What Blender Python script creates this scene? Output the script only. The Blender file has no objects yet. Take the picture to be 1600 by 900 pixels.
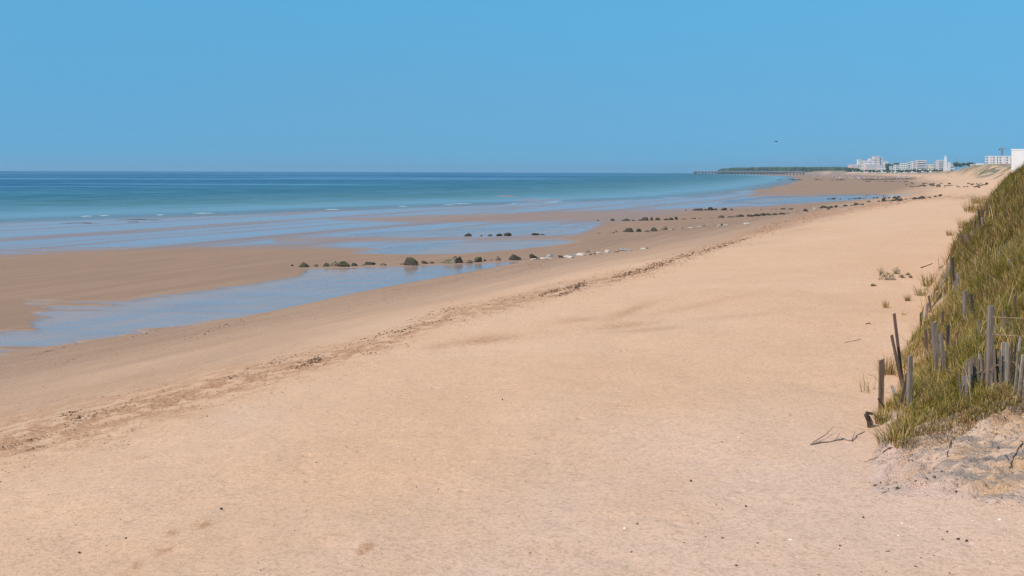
import bpy, bmesh, math, random
import numpy as np
from mathutils import Vector, Matrix
random.seed(7); rng = np.random.default_rng(7)
SC = bpy.context.scene; COL = SC.collection
R = math.radians

# ------------------------------------------------------------------ camera
F = 1931.0            # focal length in photo pixels (1600 wide)
CX, H0 = 800.0, 266.2 # principal point, true horizontal
ROLL = 0.0034
CAMZ = 10.0
cam = bpy.data.cameras.new("camera"); camo = bpy.data.objects.new("camera", cam); COL.objects.link(camo)
cam.sensor_width = 36.0; cam.lens = F*36/1600
cam.shift_y = -(450-H0)/1600
cam.clip_start = 0.1; cam.clip_end = 60000
camo.matrix_world = Matrix.Translation((0, 0, CAMZ)) @ Matrix.Rotation(R(90), 4, 'X') @ Matrix.Rotation(ROLL, 4, 'Z')
SC.camera = camo

# ------------------------------------------------------------------ sky, sun, exposure
SUN_AZ, SUN_EL = R(-136), R(47)      # azimuth clockwise from +Y: over the sea, a little behind
W = bpy.data.worlds.new("World"); SC.world = W; W.use_nodes = True
nt = W.node_tree; nt.nodes.clear()
out = nt.nodes.new('ShaderNodeOutputWorld'); bg = nt.nodes.new('ShaderNodeBackground')
sky = nt.nodes.new('ShaderNodeTexSky'); sky.sky_type = 'NISHITA'; sky.sun_disc = False
sky.sun_elevation = SUN_EL; sky.sun_rotation = SUN_AZ
sky.air_density = 1.0; sky.dust_density = 0.0; sky.ozone_density = 2.5; sky.altitude = 0
tc = nt.nodes.new('ShaderNodeTexCoord'); mp = nt.nodes.new('ShaderNodeMapping'); mp.vector_type = 'POINT'
mp.inputs['Scale'].default_value = (1, 1, 0.10); mp.inputs['Location'].default_value = (0, 0, 0.41)
nrm = nt.nodes.new('ShaderNodeVectorMath'); nrm.operation = 'NORMALIZE'
tint = nt.nodes.new('ShaderNodeMix'); tint.data_type = 'RGBA'; tint.blend_type = 'MULTIPLY'; tint.inputs['Factor'].default_value = 1
tint.inputs[7].default_value = (0.62, 1.32, 1.29, 1)
L = nt.links.new
L(tc.outputs['Generated'], mp.inputs['Vector']); L(mp.outputs[0], nrm.inputs[0]); L(nrm.outputs[0], sky.inputs[0])
sep = nt.nodes.new('ShaderNodeSeparateXYZ'); L(tc.outputs['Generated'], sep.inputs[0])
mr = nt.nodes.new('ShaderNodeMapRange'); mr.interpolation_type = 'SMOOTHSTEP'; L(sep.outputs[2], mr.inputs[0]); mr.inputs[1].default_value = -0.02; mr.inputs[2].default_value = 0.17
nz_ = nt.nodes.new('ShaderNodeTexNoise'); nmp = nt.nodes.new('ShaderNodeMapping'); nmp.inputs['Scale'].default_value = (2.2, 2.2, 9.0); L(tc.outputs['Generated'], nmp.inputs[0]); L(nmp.outputs[0], nz_.inputs['Vector']); nz_.inputs['Scale'].default_value = 1.3; nz_.inputs['Detail'].default_value = 3
mr2 = nt.nodes.new('ShaderNodeMapRange'); L(nz_.outputs['Fac'], mr2.inputs[0]); mr2.inputs[1].default_value = .3; mr2.inputs[2].default_value = .7; mr2.inputs[3].default_value = -.16; mr2.inputs[4].default_value = .16
ad = nt.nodes.new('ShaderNodeMath'); L(mr.outputs[0], ad.inputs[0]); L(mr2.outputs[0], ad.inputs[1]); ad.use_clamp = False
veil = nt.nodes.new('ShaderNodeMix'); veil.data_type = 'RGBA'; L(ad.outputs[0], veil.inputs[0]); veil.inputs[6].default_value = (1.24, .955, .90, 1); veil.inputs[7].default_value = (.99, 1, 1, 1)
vm = nt.nodes.new('ShaderNodeMix'); vm.data_type = 'RGBA'; vm.blend_type = 'MULTIPLY'; vm.inputs['Factor'].default_value = 1
L(sky.outputs[0], tint.inputs[6]); L(tint.outputs[2], vm.inputs[6]); L(veil.outputs[2], vm.inputs[7]); L(vm.outputs[2], bg.inputs['Color']); L(bg.outputs[0], out.inputs['Surface'])
bg.inputs['Strength'].default_value = 0.148
sl = bpy.data.lights.new("sun", 'SUN'); so = bpy.data.objects.new("sun", sl); COL.objects.link(so)
sl.energy = 4.9; sl.angle = R(0.53); sl.color = (1.0, 0.90, 0.785)
sd = Vector((math.sin(SUN_AZ)*math.cos(SUN_EL), math.cos(SUN_AZ)*math.cos(SUN_EL), math.sin(SUN_EL)))
so.rotation_euler = sd.to_track_quat('Z', 'Y').to_euler(); so.location = (0, 0, 200)
SC.view_settings.view_transform = 'Standard'; SC.view_settings.look = 'None'
SC.view_settings.exposure = 0.0; SC.view_settings.gamma = 1
SC.cycles.max_bounces = 8; SC.cycles.transparent_max_bounces = 12; SC.cycles.volume_bounces = 1
SC.cycles.caustics_reflective = False; SC.cycles.caustics_refractive = False

# ------------------------------------------------------------------ numeric helpers
def hash2(i, j, seed):
    i = i.astype(np.int64); j = j.astype(np.int64)
    n = (i*374761393 + j*668265263 + seed*1442695041) & 0xffffffff
    n = ((n ^ (n >> 13))*1274126177) & 0xffffffff
    n = (n ^ (n >> 16)) & 0xffffff
    return n/float(0xffffff)
def vnoise(x, y, seed=0):
    x = np.asarray(x, float); y = np.asarray(y, float)
    i = np.floor(x); j = np.floor(y); fx = x-i; fy = y-j
    fx = fx*fx*(3-2*fx); fy = fy*fy*(3-2*fy)
    a = hash2(i, j, seed); b = hash2(i+1, j, seed); c = hash2(i, j+1, seed); d = hash2(i+1, j+1, seed)
    return (a*(1-fx)+b*fx)*(1-fy) + (c*(1-fx)+d*fx)*fy
def fbm(x, y, o=4, seed=0):
    s = 0; a = 0.5
    for k in range(o):
        s = s + a*vnoise(x, y, seed+k*17); x = x*2.03+5.1; y = y*2.03+9.7; a *= 0.5
    return s/(1-0.5**o)      # 0..1
def sstep(a, b, x):
    t = np.clip((x-a)/(b-a), 0, 1); return t*t*(3-2*t)
def poly_sd(px, py, P):
    """signed distance to closed polygon, + inside"""
    P = np.asarray(P, float); n = len(P); d = np.full(px.shape, 1e9); ins = np.zeros(px.shape, bool)
    for k in range(n):
        a = P[k]; b = P[(k+1) % n]; e = b-a
        wx = px-a[0]; wy = py-a[1]; t = np.clip((wx*e[0]+wy*e[1])/(e@e), 0, 1)
        d = np.minimum(d, (wx-t*e[0])**2+(wy-t*e[1])**2)
        c = ((a[1] <= py) & (b[1] > py)) | ((b[1] <= py) & (a[1] > py))
        xi = a[0]+(py-a[1])*e[0]/(e[1] if abs(e[1]) > 1e-9 else 1e-9)
        ins ^= c & (px < xi)
    d = np.sqrt(d); return np.where(ins, d, -d)
def line_sd(x, y, P):
    """signed distance to an open polyline, + on its right side"""
    P = np.asarray(P, float); best = np.full(x.shape, 1e18); sg = np.ones(x.shape)
    for k in range(len(P)-1):
        a = P[k]; e = P[k+1]-a; L2 = e@e
        wx = x-a[0]; wy = y-a[1]; t = (wx*e[0]+wy*e[1])/L2
        t = np.clip(t, -1e9 if k == 0 else 0, 1e9 if k == len(P)-2 else 1)
        d = (wx-t*e[0])**2+(wy-t*e[1])**2
        cr = wx*e[1]-wy*e[0]
        m = d < best-1e-9; best = np.where(m, d, best); sg = np.where(m, np.sign(cr), sg)
    return np.sqrt(best)*sg

AC = math.atan2(700, F); CA, SA = math.cos(AC), math.sin(AC)
def st(x, y): return x*SA+y*CA, -x*CA+y*SA
def xy(s, t): return s*SA-t*CA, s*CA+t*SA
CR, SR = math.cos(ROLL), math.sin(ROLL)
def ray(px, py):
    u = (px-CX)/F; v = (py-H0)/F
    return u*CR+v*SR, -u*SR+v*CR           # x = u*y ; z = CAMZ - v*y
def project(x, y, z):
    yy = np.maximum(y, 0.5); u = x/yy; v = (CAMZ-z)/yy
    return CX+F*(u*CR-v*SR), H0+F*(u*SR+v*CR)
RE = 6371000.0*1.08
def drop(x, y): return (x*x+y*y)/(2*RE)
def flat(px, py, z=0.0):                    # meet the (curved) level z
    u, v = ray(px, py); h = CAMZ-z; k = (1+u*u)/(2*RE)
    disc = max(v*v-4*k*h, 0.0); d = (v-math.sqrt(disc))/(2*k)
    return u*d, d

# ------------------------------------------------------------------ the lie of the land
SHORE = [(-900, 40), (-300, 200)] + [flat(*p) for p in [(0, 349), (400, 335), (700, 323), (900, 316), (1100, 308), (1200, 296), (1238, 286), (1252, 281.5)]] \
      + [(592, 2600), (720, 3600), (930, 5000), (1090, 6500), (1300, 8200)]
FOOT = [xy(s, t) for s, t in [(-300, 1.5), (45, 1.5), (60, 1.2), (80, .3), (120, -2), (200, -6), (350, -10)]] \
     + [(231, 600), (340, 900), (428, 1200), (629, 1800), (915, 3000), (1225, 4500), (1300, 6000), (1400, 7500), (1480, 8600)]
POOL1 = [(-260, 600), (0, 556), (100, 543), (200, 527), (300, 511), (400, 493), (500, 471), (600, 450), (680, 436), (740, 425), (800, 414), (835, 407),
         (800, 407), (740, 410), (640, 414), (600, 415), (480, 418), (466, 430), (400, 440), (300, 451), (200, 464), (120, 471), (40, 474), (70, 484), (50, 495), (40, 508), (-10, 520), (-260, 545)]
POOL2 = [(520, 397), (640, 399.5), (720, 398), (800, 392), (860, 386), (915, 377), (880, 372), (800, 373.5), (740, 375.5), (650, 379), (590, 387)]
POOL3 = [(480, 369), (600, 370), (720, 370), (800, 369), (880, 364.5), (945, 353), (860, 351.5), (720, 355), (600, 360)]
POOL4 = [(1120, 315), (1200, 319), (1300, 317), (1360, 313), (1440, 307), (1475, 302.5), (1400, 302.5), (1300, 304), (1200, 306.5)]
POOLS = [POOL1, POOL2, POOL3, POOL4]
WETZ = [(-300, 412), (0, 401), (200, 392), (400, 388.5), (520, 390), (600, 395), (760, 384), (900, 373), (925, 362), (945, 352), (1000, 347), (1090, 333), (1200, 328), (1290, 318),
        (1330, 306), (1250, 301), (1185, 295), (1225, 288), (1240, 283), (1250, 280), (1225, 276), (1160, 277), (1000, 290), (600, 300), (0, 310), (-300, 320)]
BAR2 = [(520, 341), (700, 335), (850, 331), (1000, 328.5), (1090, 326.5), (1200, 323), (1300, 320), (1200, 330), (1090, 341), (950, 345.5), (800, 347), (640, 347)]
BAR3 = [(430, 372), (600, 372), (760, 371.6), (900, 368), (960, 362), (930, 372), (760, 373.6), (560, 378), (430, 378)]
POOLZ = 0.575

def base_land(x, y):
    """height before curvature, plus masks"""
    x = np.asarray(x, float); y = np.asarray(y, float)
    f = line_sd(x, y, FOOT)*-1           # + seaward of the dune foot
    e = line_sd(x, y, SHORE)             # + landward of the waterline
    s, t = st(x, y)
    P = np.interp(f, [-400, 0, 6.5, 20.5, 30, 39, 46], [5, 5, 4.75, 3.5, 1.9, .66, .62])
    zs = np.where(e < 0, np.maximum(e*.011, -6), e*.0105)
    zs = np.where(e > 70, .735+(e-70)*.08, zs)
    k = 0.25
    hh = np.clip(.5+.5*(zs-P)/k, 0, 1); z = zs*(1-hh)+P*hh - k*hh*(1-hh)   # smooth min
    # gentle swells of the dry beach
    dry = sstep(22, 8, f)*sstep(-30, 0, f)
    z = z+dry*((fbm(s*.11, t*.2, 3, 3)-.5)*.28) + sstep(42, 34, f)*(fbm(s*.5, t*.9, 3, 5)-.5)*.09
    # ground climbs a little under the camera (the walkway the picture is taken from)
    r = np.sqrt(x*x+y*y)
    z = np.maximum(z, 8.3-.254*np.maximum(r, 0)-np.where(r > 13, 1e3, 0)*0)
    # dunes beyond
    w = np.maximum(-f, 0)
    far = sstep(180, 420, y)*sstep(2600, 1500, y)
    ridge = 13.0*sstep(2, 30, w+10*(fbm(s*.02, t*.03, 3, 9)-.5)*2)*(.62+.6*fbm(s*.011+3, t*.02, 3, 12))
    z = z+far*ridge
    low = sstep(1500, 2600, y)
    z = z+low*2.5*sstep(0, 40, w)
    z = z+sstep(4200, 5200, y)*9*sstep(20, 160, w)*sstep(1500, 700, w)
    return z, f, e

def beach_full(x, y):
    z, f, e = base_land(x, y)
    px, py = project(x, y, .6-drop(x, y))
    wetm = np.zeros(px.shape); pool = np.zeros(px.shape)
    front = (y > 30)
    nz = ((vnoise(x*.11, y*.8, 21)-.5)*9+(vnoise(x*.3, y*2.2, 22)-.5)*4)*np.interp(px, [0, 130, 320], [2.6, 2.2, .9])
    for P in POOLS:
        sd = poly_sd(px, py, P)
        sc = np.interp(px, [60, 450], [1.5, .3]) if P is POOL1 else .35
        m = sstep(0, 9*sc, sd-2*sc+nz*sc*sstep(600, 150, px if P is POOL1 else px*0+400))*front
        pool = np.maximum(pool, m)
    sd = poly_sd(px, py, WETZ)
    far = sstep(316, 304, py)
    wetm = sstep(-4, 9, sd*(1-.6*far)+nz*.5*(1+far))*front
    for B, k in ((BAR2, .52), (BAR3, .50)):
        wetm = wetm*(1-k*sstep(-4.5, 4, poly_sd(px, py, B)+nz*.45))
    lowm = sstep(38, 44, f)*sstep(.3, 1.2, z*0+1)
    inten = sstep(37, 40, f)*(e > 5)
    near = (z > .45) & (z < 1.1)
    z = np.where(near, z-pool*np.minimum(.13, z-.47), z)
    return z, f, e, np.maximum(wetm, pool), pool

MS = [17, 20.3, 21.6, 24, 27, 30, 45, 60, 80, 110, 150, 230]
MV = [-.3, 0, .22, .36, .50, .67, .98, 1.3, 1.72, 1.55, 1.1, .8]
FS = [-300, 45, 60, 80, 120, 200, 350]; FT = [1.5, 1.5, 1.2, .3, -2, -6, -10]
def dune_h(s, t):
    x, y = xy(s, t)
    tf = np.interp(s, FS, FT) + (fbm(s*.22, s*0+3.3, 3, 31)-.5)*1.1
    w = tf-t
    s2 = s+(fbm(t*.9, s*0+1.7, 3, 33)-.5)*1.0
    m = np.interp(s2, MS, MV)
    wp = np.maximum(w, 0)
    H = 6.8
    dz = H*np.tanh(m*wp/H)
    dz = dz+sstep(.3, 3, wp)*np.clip(m*2, 0, 1)*((fbm(s*.28, t*.45, 4, 35)-.5)*1.0)*np.clip(wp*.5, 0, 1)
    # eroded face of the nose
    nose = sstep(20.1, 20.9, s2)*sstep(24.6, 23.4, s2)*sstep(-.1, .8, w)
    rid = fbm((s+t)*3.2, (s-t)*.7, 4, 41)
    lump = fbm(s*2.2, t*2.2, 3, 43)+.6*(fbm((s+t)*7, (s-t)*3, 4, 45)-.5)
    dz = dz+nose*(.46*(rid-.5)+.20*(lump-.5))
    z0 = np.where(w < 0, w*.25-.12, -.12*sstep(.5, 0, w))
    z0 = z0-sstep(20.4, 17.5, s)*.8
    return 5.0+z0+dz, w, nose
def beach_z(x, y):
    z = beach_full(x, y)[0]; return z-drop(x, y)
def Z(x, y):
    x = np.asarray(x, float); y = np.asarray(y, float)
    z = beach_z(x, y); s, t = st(x, y)
    m = (s > 17.5) & (s < 228) & (t < 4) & (t > -24)
    if m.any():
        d = dune_h(s[m], t[m])[0]; zz = z[m]; z = z.copy(); z[m] = np.maximum(zz, d)
    return z
_D = np.geomspace(7, 9000, 2600)
def ground_at(px, py):
    u, v = ray(px, py); x = u*_D; zr = CAMZ-v*_D
    g = Z(x, _D)-zr; i = np.argmax(g > 0)
    if not (g > 0).any(): x, d = flat(px, py); return Vector((x, d, float(Z(np.array([x]), np.array([d]))[0])))
    if i == 0: d = _D[0]
    else:
        a, b = _D[i-1], _D[i]; ga, gb = g[i-1], g[i]; d = a+(b-a)*(-ga)/(gb-ga)
    return Vector((u*d, d, CAMZ-v*d))
def at_depth(px, py, d):
    u, v = ray(px, py); return Vector((u*d, d, CAMZ-v*d))
def g1(x, y): return float(Z(np.array([x]), np.array([y]))[0])

# ------------------------------------------------------------------ object helpers
def tag(o, label=None, cat=None, group=None, kind=None):
    if label: o['label'] = label
    if cat: o['category'] = cat
    if group: o['group'] = group
    if kind: o['kind'] = kind
    return o
def mesh_np(name, v, faces, mat, attrs=None, smooth=False, parent=None):
    """faces: list of int arrays (n,k)"""
    me = bpy.data.meshes.new(name); v = np.asarray(v, np.float32)
    me.vertices.add(len(v)); me.vertices.foreach_set('co', v.ravel())
    faces = [np.asarray(f, np.int32) for f in faces if len(f)]
    idx = np.concatenate([f.ravel() for f in faces])
    tot = np.concatenate([np.full(len(f), f.shape[1], np.int32) for f in faces])
    start = np.concatenate([[0], np.cumsum(tot)[:-1]]).astype(np.int32)
    me.loops.add(len(idx)); me.loops.foreach_set('vertex_index', idx)
    me.polygons.add(len(tot)); me.polygons.foreach_set('loop_start', start)
    me.update(calc_edges=True)
    me.polygons.foreach_set('use_smooth', np.full(len(tot), smooth))
    for k, a in (attrs or {}).items():
        a = np.asarray(a, np.float32)
        if a.ndim == 1:
            at = me.attributes.new(k, 'FLOAT', 'POINT'); at.data.foreach_set('value', a)
        else:
            at = me.attributes.new(k, 'FLOAT_COLOR', 'POINT')
            if a.shape[1] == 3: a = np.concatenate([a, np.ones((len(a), 1), np.float32)], 1)
            at.data.foreach_set('color', a.ravel())
    if mat: me.materials.append(mat)
    me.validate()
    o = bpy.data.objects.new(name, me); COL.objects.link(o)
    if parent: o.parent = parent
    return o
def bm_obj(name, bm, mat, parent=None, smooth=False):
    me = bpy.data.meshes.new(name); bm.to_mesh(me); bm.free()
    if mat: me.materials.append(mat)
    if smooth: me.polygons.foreach_set('use_smooth', [True]*len(me.polygons))
    o = bpy.data.objects.new(name, me); COL.objects.link(o)
    if parent: o.parent = parent
    return o
def empty(name, loc, rz=0):
    o = bpy.data.objects.new(name, None); o.location = loc; o.rotation_euler = (0, 0, rz); o.empty_display_size = .2
    COL.objects.link(o); return o
def bbox(bm, c, d, M=None, bev=0):
    g = bmesh.ops.create_cube(bm, size=1)
    for v in g['verts']:
        p = Vector((c[0]+v.co.x*d[0], c[1]+v.co.y*d[1], c[2]+v.co.z*d[2])); v.co = M @ p if M else p
def tube(bm, pts, rad, n=6):
    rings = []
    for i, p in enumerate(pts):
        a = pts[max(i-1, 0)]; b = pts[min(i+1, len(pts)-1)]; d = (Vector(b)-Vector(a)).normalized()
        q = d.to_track_quat('Z', 'Y'); r = rad[i] if hasattr(rad, '__len__') else rad
        rings.append([bm.verts.new(Vector(p)+q @ Vector((math.cos(k*2*math.pi/n)*r, math.sin(k*2*math.pi/n)*r, 0))) for k in range(n)])
    for i in range(len(rings)-1):
        for k in range(n): bm.faces.new((rings[i][k], rings[i][(k+1) % n], rings[i+1][(k+1) % n], rings[i+1][k]))
    bm.faces.new(rings[0][::-1]); bm.faces.new(rings[-1])

# ------------------------------------------------------------------ materials
class NM:
    def __init__(s, name):
        s.m = bpy.data.materials.new(name); s.m.use_nodes = True; s.t = s.m.node_tree; s.t.nodes.clear()
        s.out = s.n('ShaderNodeOutputMaterial')
    def n(s, k, **kw):
        o = s.t.nodes.new(k)
        for a, b in kw.items(): setattr(o, a, b)
        return o
    def l(s, a, b): s.t.links.new(a, b)
    def put(s, sock, v):
        if isinstance(v, bpy.types.NodeSocket): s.l(v, sock)
        elif isinstance(v, (tuple, list)) and len(v) == 3 and sock.type == 'RGBA': sock.default_value = (*v, 1)
        else: sock.default_value = v
    def pos(s): return s.n('ShaderNodeNewGeometry').outputs['Position']
    def obj(s): return s.n('ShaderNodeTexCoord').outputs['Object']
    def attr(s, name, col=False):
        a = s.n('ShaderNodeAttribute'); a.attribute_name = name; return a.outputs['Color' if col else 'Fac']
    def map(s, v, sc=(1, 1, 1), rot=(0, 0, 0), loc=(0, 0, 0)):
        m = s.n('ShaderNodeMapping'); s.l(v, m.inputs[0]); m.inputs['Scale'].default_value = sc; m.inputs['Rotation'].default_value = rot; m.inputs['Location'].default_value = loc
        return m.outputs[0]
    def noise(s, v, scale=1, detail=4, rough=.55, dist=0):
        t = s.n('ShaderNodeTexNoise'); s.l(v, t.inputs['Vector']); t.inputs['Scale'].default_value = scale
        t.inputs['Detail'].default_value = detail; t.inputs['Roughness'].default_value = rough; t.inputs['Distortion'].default_value = dist
        return t.outputs['Fac']
    def math(s, op, a, b=0.0, c=None, clamp=False):
        m = s.n('ShaderNodeMath', operation=op, use_clamp=clamp); s.put(m.inputs[0], a); s.put(m.inputs[1], b)
        if c is not None: s.put(m.inputs[2], c)
        return m.outputs[0]
    def rng(s, v, a, b, c=0, d=1, smooth=True):
        m = s.n('ShaderNodeMapRange'); m.interpolation_type = 'SMOOTHSTEP' if smooth else 'LINEAR'
        s.put(m.inputs[0], v)
        for i, k in enumerate((a, b, c, d)): s.put(m.inputs[i+1], k)
        return m.outputs[0]
    def mix(s, f, a, b, mode='MIX'):
        m = s.n('ShaderNodeMix', data_type='RGBA', blend_type=mode); s.put(m.inputs[0], f); s.put(m.inputs[6], a); s.put(m.inputs[7], b)
        return m.outputs[2]
    def bump(s, h, strength=.5, dist=.02, nrm=None):
        b = s.n('ShaderNodeBump'); s.put(b.inputs['Strength'], strength); b.inputs['Distance'].default_value = dist; s.l(h, b.inputs['Height'])
        if nrm: s.l(nrm, b.inputs['Normal'])
        return b.outputs[0]
    def bsdf(s, col, rough=.9, nrm=None, spec=.3, ior=None, end=True):
        b = s.n('ShaderNodeBsdfPrincipled'); s.put(b.inputs['Base Color'], col); s.put(b.inputs['Roughness'], rough); s.put(b.inputs['Specular IOR Level'], spec)
        if ior: b.inputs['IOR'].default_value = ior
        if nrm: s.l(nrm, b.inputs['Normal'])
        if end: s.l(b.outputs[0], s.out.inputs['Surface'])
        return b.outputs[0]

DRY1, DRY2, DRY3 = (.648, .366, .212), (.678, .402, .250), (.612, .332, .184)
DAMP, WETC = (.222, .118, .071), (.30, .185, .148)
def sand_mat():
    n = NM('sand'); p = n.pos(); ps = n.map(p, rot=(0, 0, AC))      # x across the shore, y along it
    big = n.noise(p, .12, 4); med = n.noise(p, 1.1, 5, .6); fine = n.noise(p, 14, 4, .65); grain = n.noise(p, 85, 2, .7)
    fr = n.noise(p, 7.0, 7, .80); fr2 = n.noise(p, 22, 3, .8)
    col = n.mix(n.rng(big, .3, .7), DRY1, DRY2)
    col = n.mix(n.math('MULTIPLY', n.rng(med, .45, .75), .30), col, DRY3)
    streak = n.noise(n.map(ps, (1.4, .06, 1)), 1, 4, .6)
    damp = n.attr('damp'); wet = n.attr('wet')
    dm = n.math('MULTIPLY', damp, n.rng(streak, .2, .75, .80, 1.08), clamp=True)
    col = n.mix(dm, col, DAMP)
    ash = n.attr('ash')
    col = n.mix(n.math('MULTIPLY', ash, n.rng(n.noise(p, .5, 4), .3, .6, .28, .55)), col, (.66, .44, .345))
    col = n.mix(n.math('MULTIPLY', n.attr('stain'), n.rng(fr, .34, .54)), col, (.36, .145, .055))
    col = n.mix(n.math('MULTIPLY', n.rng(fine, .38, .72), .5), col, n.mix(.55, col, (.30, .18, .10)))
    col = n.mix(n.rng(grain, .25, .8, 0, .35), col, (.62, .47, .36))
    col = n.mix(n.rng(fr, .46, .64, 0, .46), col, n.mix(.58, col, (.27, .14, .07)))
    col = n.mix(n.rng(fr2, .50, .68, 0, .38), col, n.mix(.5, col, (.25, .135, .075)))
    col = n.mix(n.rng(fr2, .46, .30, 0, .22), col, n.mix(.5, col, (.78, .56, .42)))
    # far dune vegetation
    veg = n.attr('veg'); vn = n.noise(p, .09, 5, .6); vn2 = n.noise(p, .5, 4)
    vcol = n.mix(n.rng(vn2, .35, .65), (.10, .105, .05), (.20, .155, .085))
    vcol = n.mix(n.rng(n.noise(p, .05, 3), .5, .7), vcol, (.24, .235, .22))
    col = n.mix(n.math('MULTIPLY', veg, n.rng(vn, .40, .52)), col, vcol)
    # wet film in streaks
    film = n.noise(n.map(ps, (.16, .006, 1), loc=(3, 1, 0)), 1, 5, .6, .6)
    film2 = n.noise(n.map(ps, (.9, .05, 1)), 1, 3, .6)
    fm = n.math('MULTIPLY', wet, n.rng(n.math('ADD', film, n.math('MULTIPLY', film2, .35)),   .50, .76, .0, 1), clamp=True)
    col = n.mix(wet, col, n.mix(fm, (.25, .160, .125), WETC))
    col = n.mix(n.math('MULTIPLY', n.attr('pool'), .9), col, (.43, .31, .255))
    wetd = n.math('MULTIPLY', damp, .5)
    rough = n.mix(wet, n.mix(wetd, (.95, .95, .95), (.7, .7, .7)), n.mix(fm, (.42, .42, .42), (.12, .12, .12)))
    h = n.math('ADD', n.math('MULTIPLY', fine, .35), n.math('ADD', n.math('MULTIPLY', grain, .10), n.math('MULTIPLY', med, .8)))
    rip = n.noise(n.map(ps, (5, .8, 1)), 1, 3)
    h = n.math('ADD', h, n.math('ADD', n.math('MULTIPLY', fr, .5), n.math('MULTIPLY', fr2, .25)))
    h = n.math('ADD', h, n.math('MULTIPLY', rip, n.math('MULTIPLY', damp, .45)))
    vo = n.n('ShaderNodeTexVoronoi'); n.l(n.map(p, (1.5, 1.1, 1)), vo.inputs['Vector']); vo.inputs['Scale'].default_value = 1.3
    dim = n.math('MULTIPLY', n.rng(vo.outputs['Distance'], .05, .24, 1, 0), n.rng(n.noise(p, .35, 3), .50, .62))
    h = n.math('SUBTRACT', h, n.math('MULTIPLY', n.math('MULTIPLY', dim, n.math('SUBTRACT', 1, damp)), .8))
    h = n.math('ADD', h, n.math('MULTIPLY', n.math('MULTIPLY', n.attr('stain'), n.noise(p, 4.5, 4, .7)), 2.2))
    st_ = n.rng(wet, 0, 1, .75, .03)
    b1 = n.bsdf(col, rough, n.bump(h, st_, .045), spec=n.math('MULTIPLY', n.rng(wet, 0, 1, .12, .66), n.rng(fm, 0, 1, .42, 1)), ior=1.5)
    return n.m
M_SAND = sand_mat()

def dune_mat():
    n = NM('dune_soil'); p = n.pos(); ps = n.map(p, rot=(0, 0, AC))
    med = n.noise(p, 1.5, 5); fine = n.noise(p, 16, 5, .65); grain = n.noise(p, 90, 2)
    col = n.mix(n.attr('warm'), n.mix(n.rng(med, .35, .65), (.64, .42, .32), (.66, .44, .345)), n.mix(n.rng(med, .35, .65), DRY1, DRY2))
    cover = n.attr('cover')
    col = n.mix(cover, col, n.mix(n.rng(fine, .3, .7), (.17, .12, .065), (.12, .105, .05)))
    face = n.attr('face')
    st1 = n.noise(n.map(n.map(p, rot=(0, 0, AC)), (.55, 5.0, 2.0), rot=(0, 0, R(-48))), 1.0, 5, .68, .4)
    grey = n.mix(n.rng(fine, .3, .7), (.19, .152, .132), (.33, .27, .235))
    fc = n.mix(n.rng(st1, .48, .60), n.mix(n.rng(med, .4, .6), (.58, .35, .205), (.64, .43, .31)), grey)
    fc = n.mix(n.rng(n.noise(n.map(n.map(p, rot=(0, 0, AC)), (4, 14, 8), rot=(0, 0, R(-48))), 1, 4, .7), .56, .66), fc, (.15, .105, .075))  # dark gap marks: crevice shade put into the bank colour
    col = n.mix(face, col, fc)
    col = n.mix(n.rng(grain, .2, .8, 0, .18), col, (.55, .38, .26))
    h = n.math('ADD', n.math('ADD', fine, n.math('MULTIPLY', st1, face)), n.math('MULTIPLY', n.noise(p, 45, 3), .4))
    n.bsdf(col, .95, n.bump(h, 1.0, .07), spec=.1)
    return n.m
M_DUNE = dune_mat()

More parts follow.
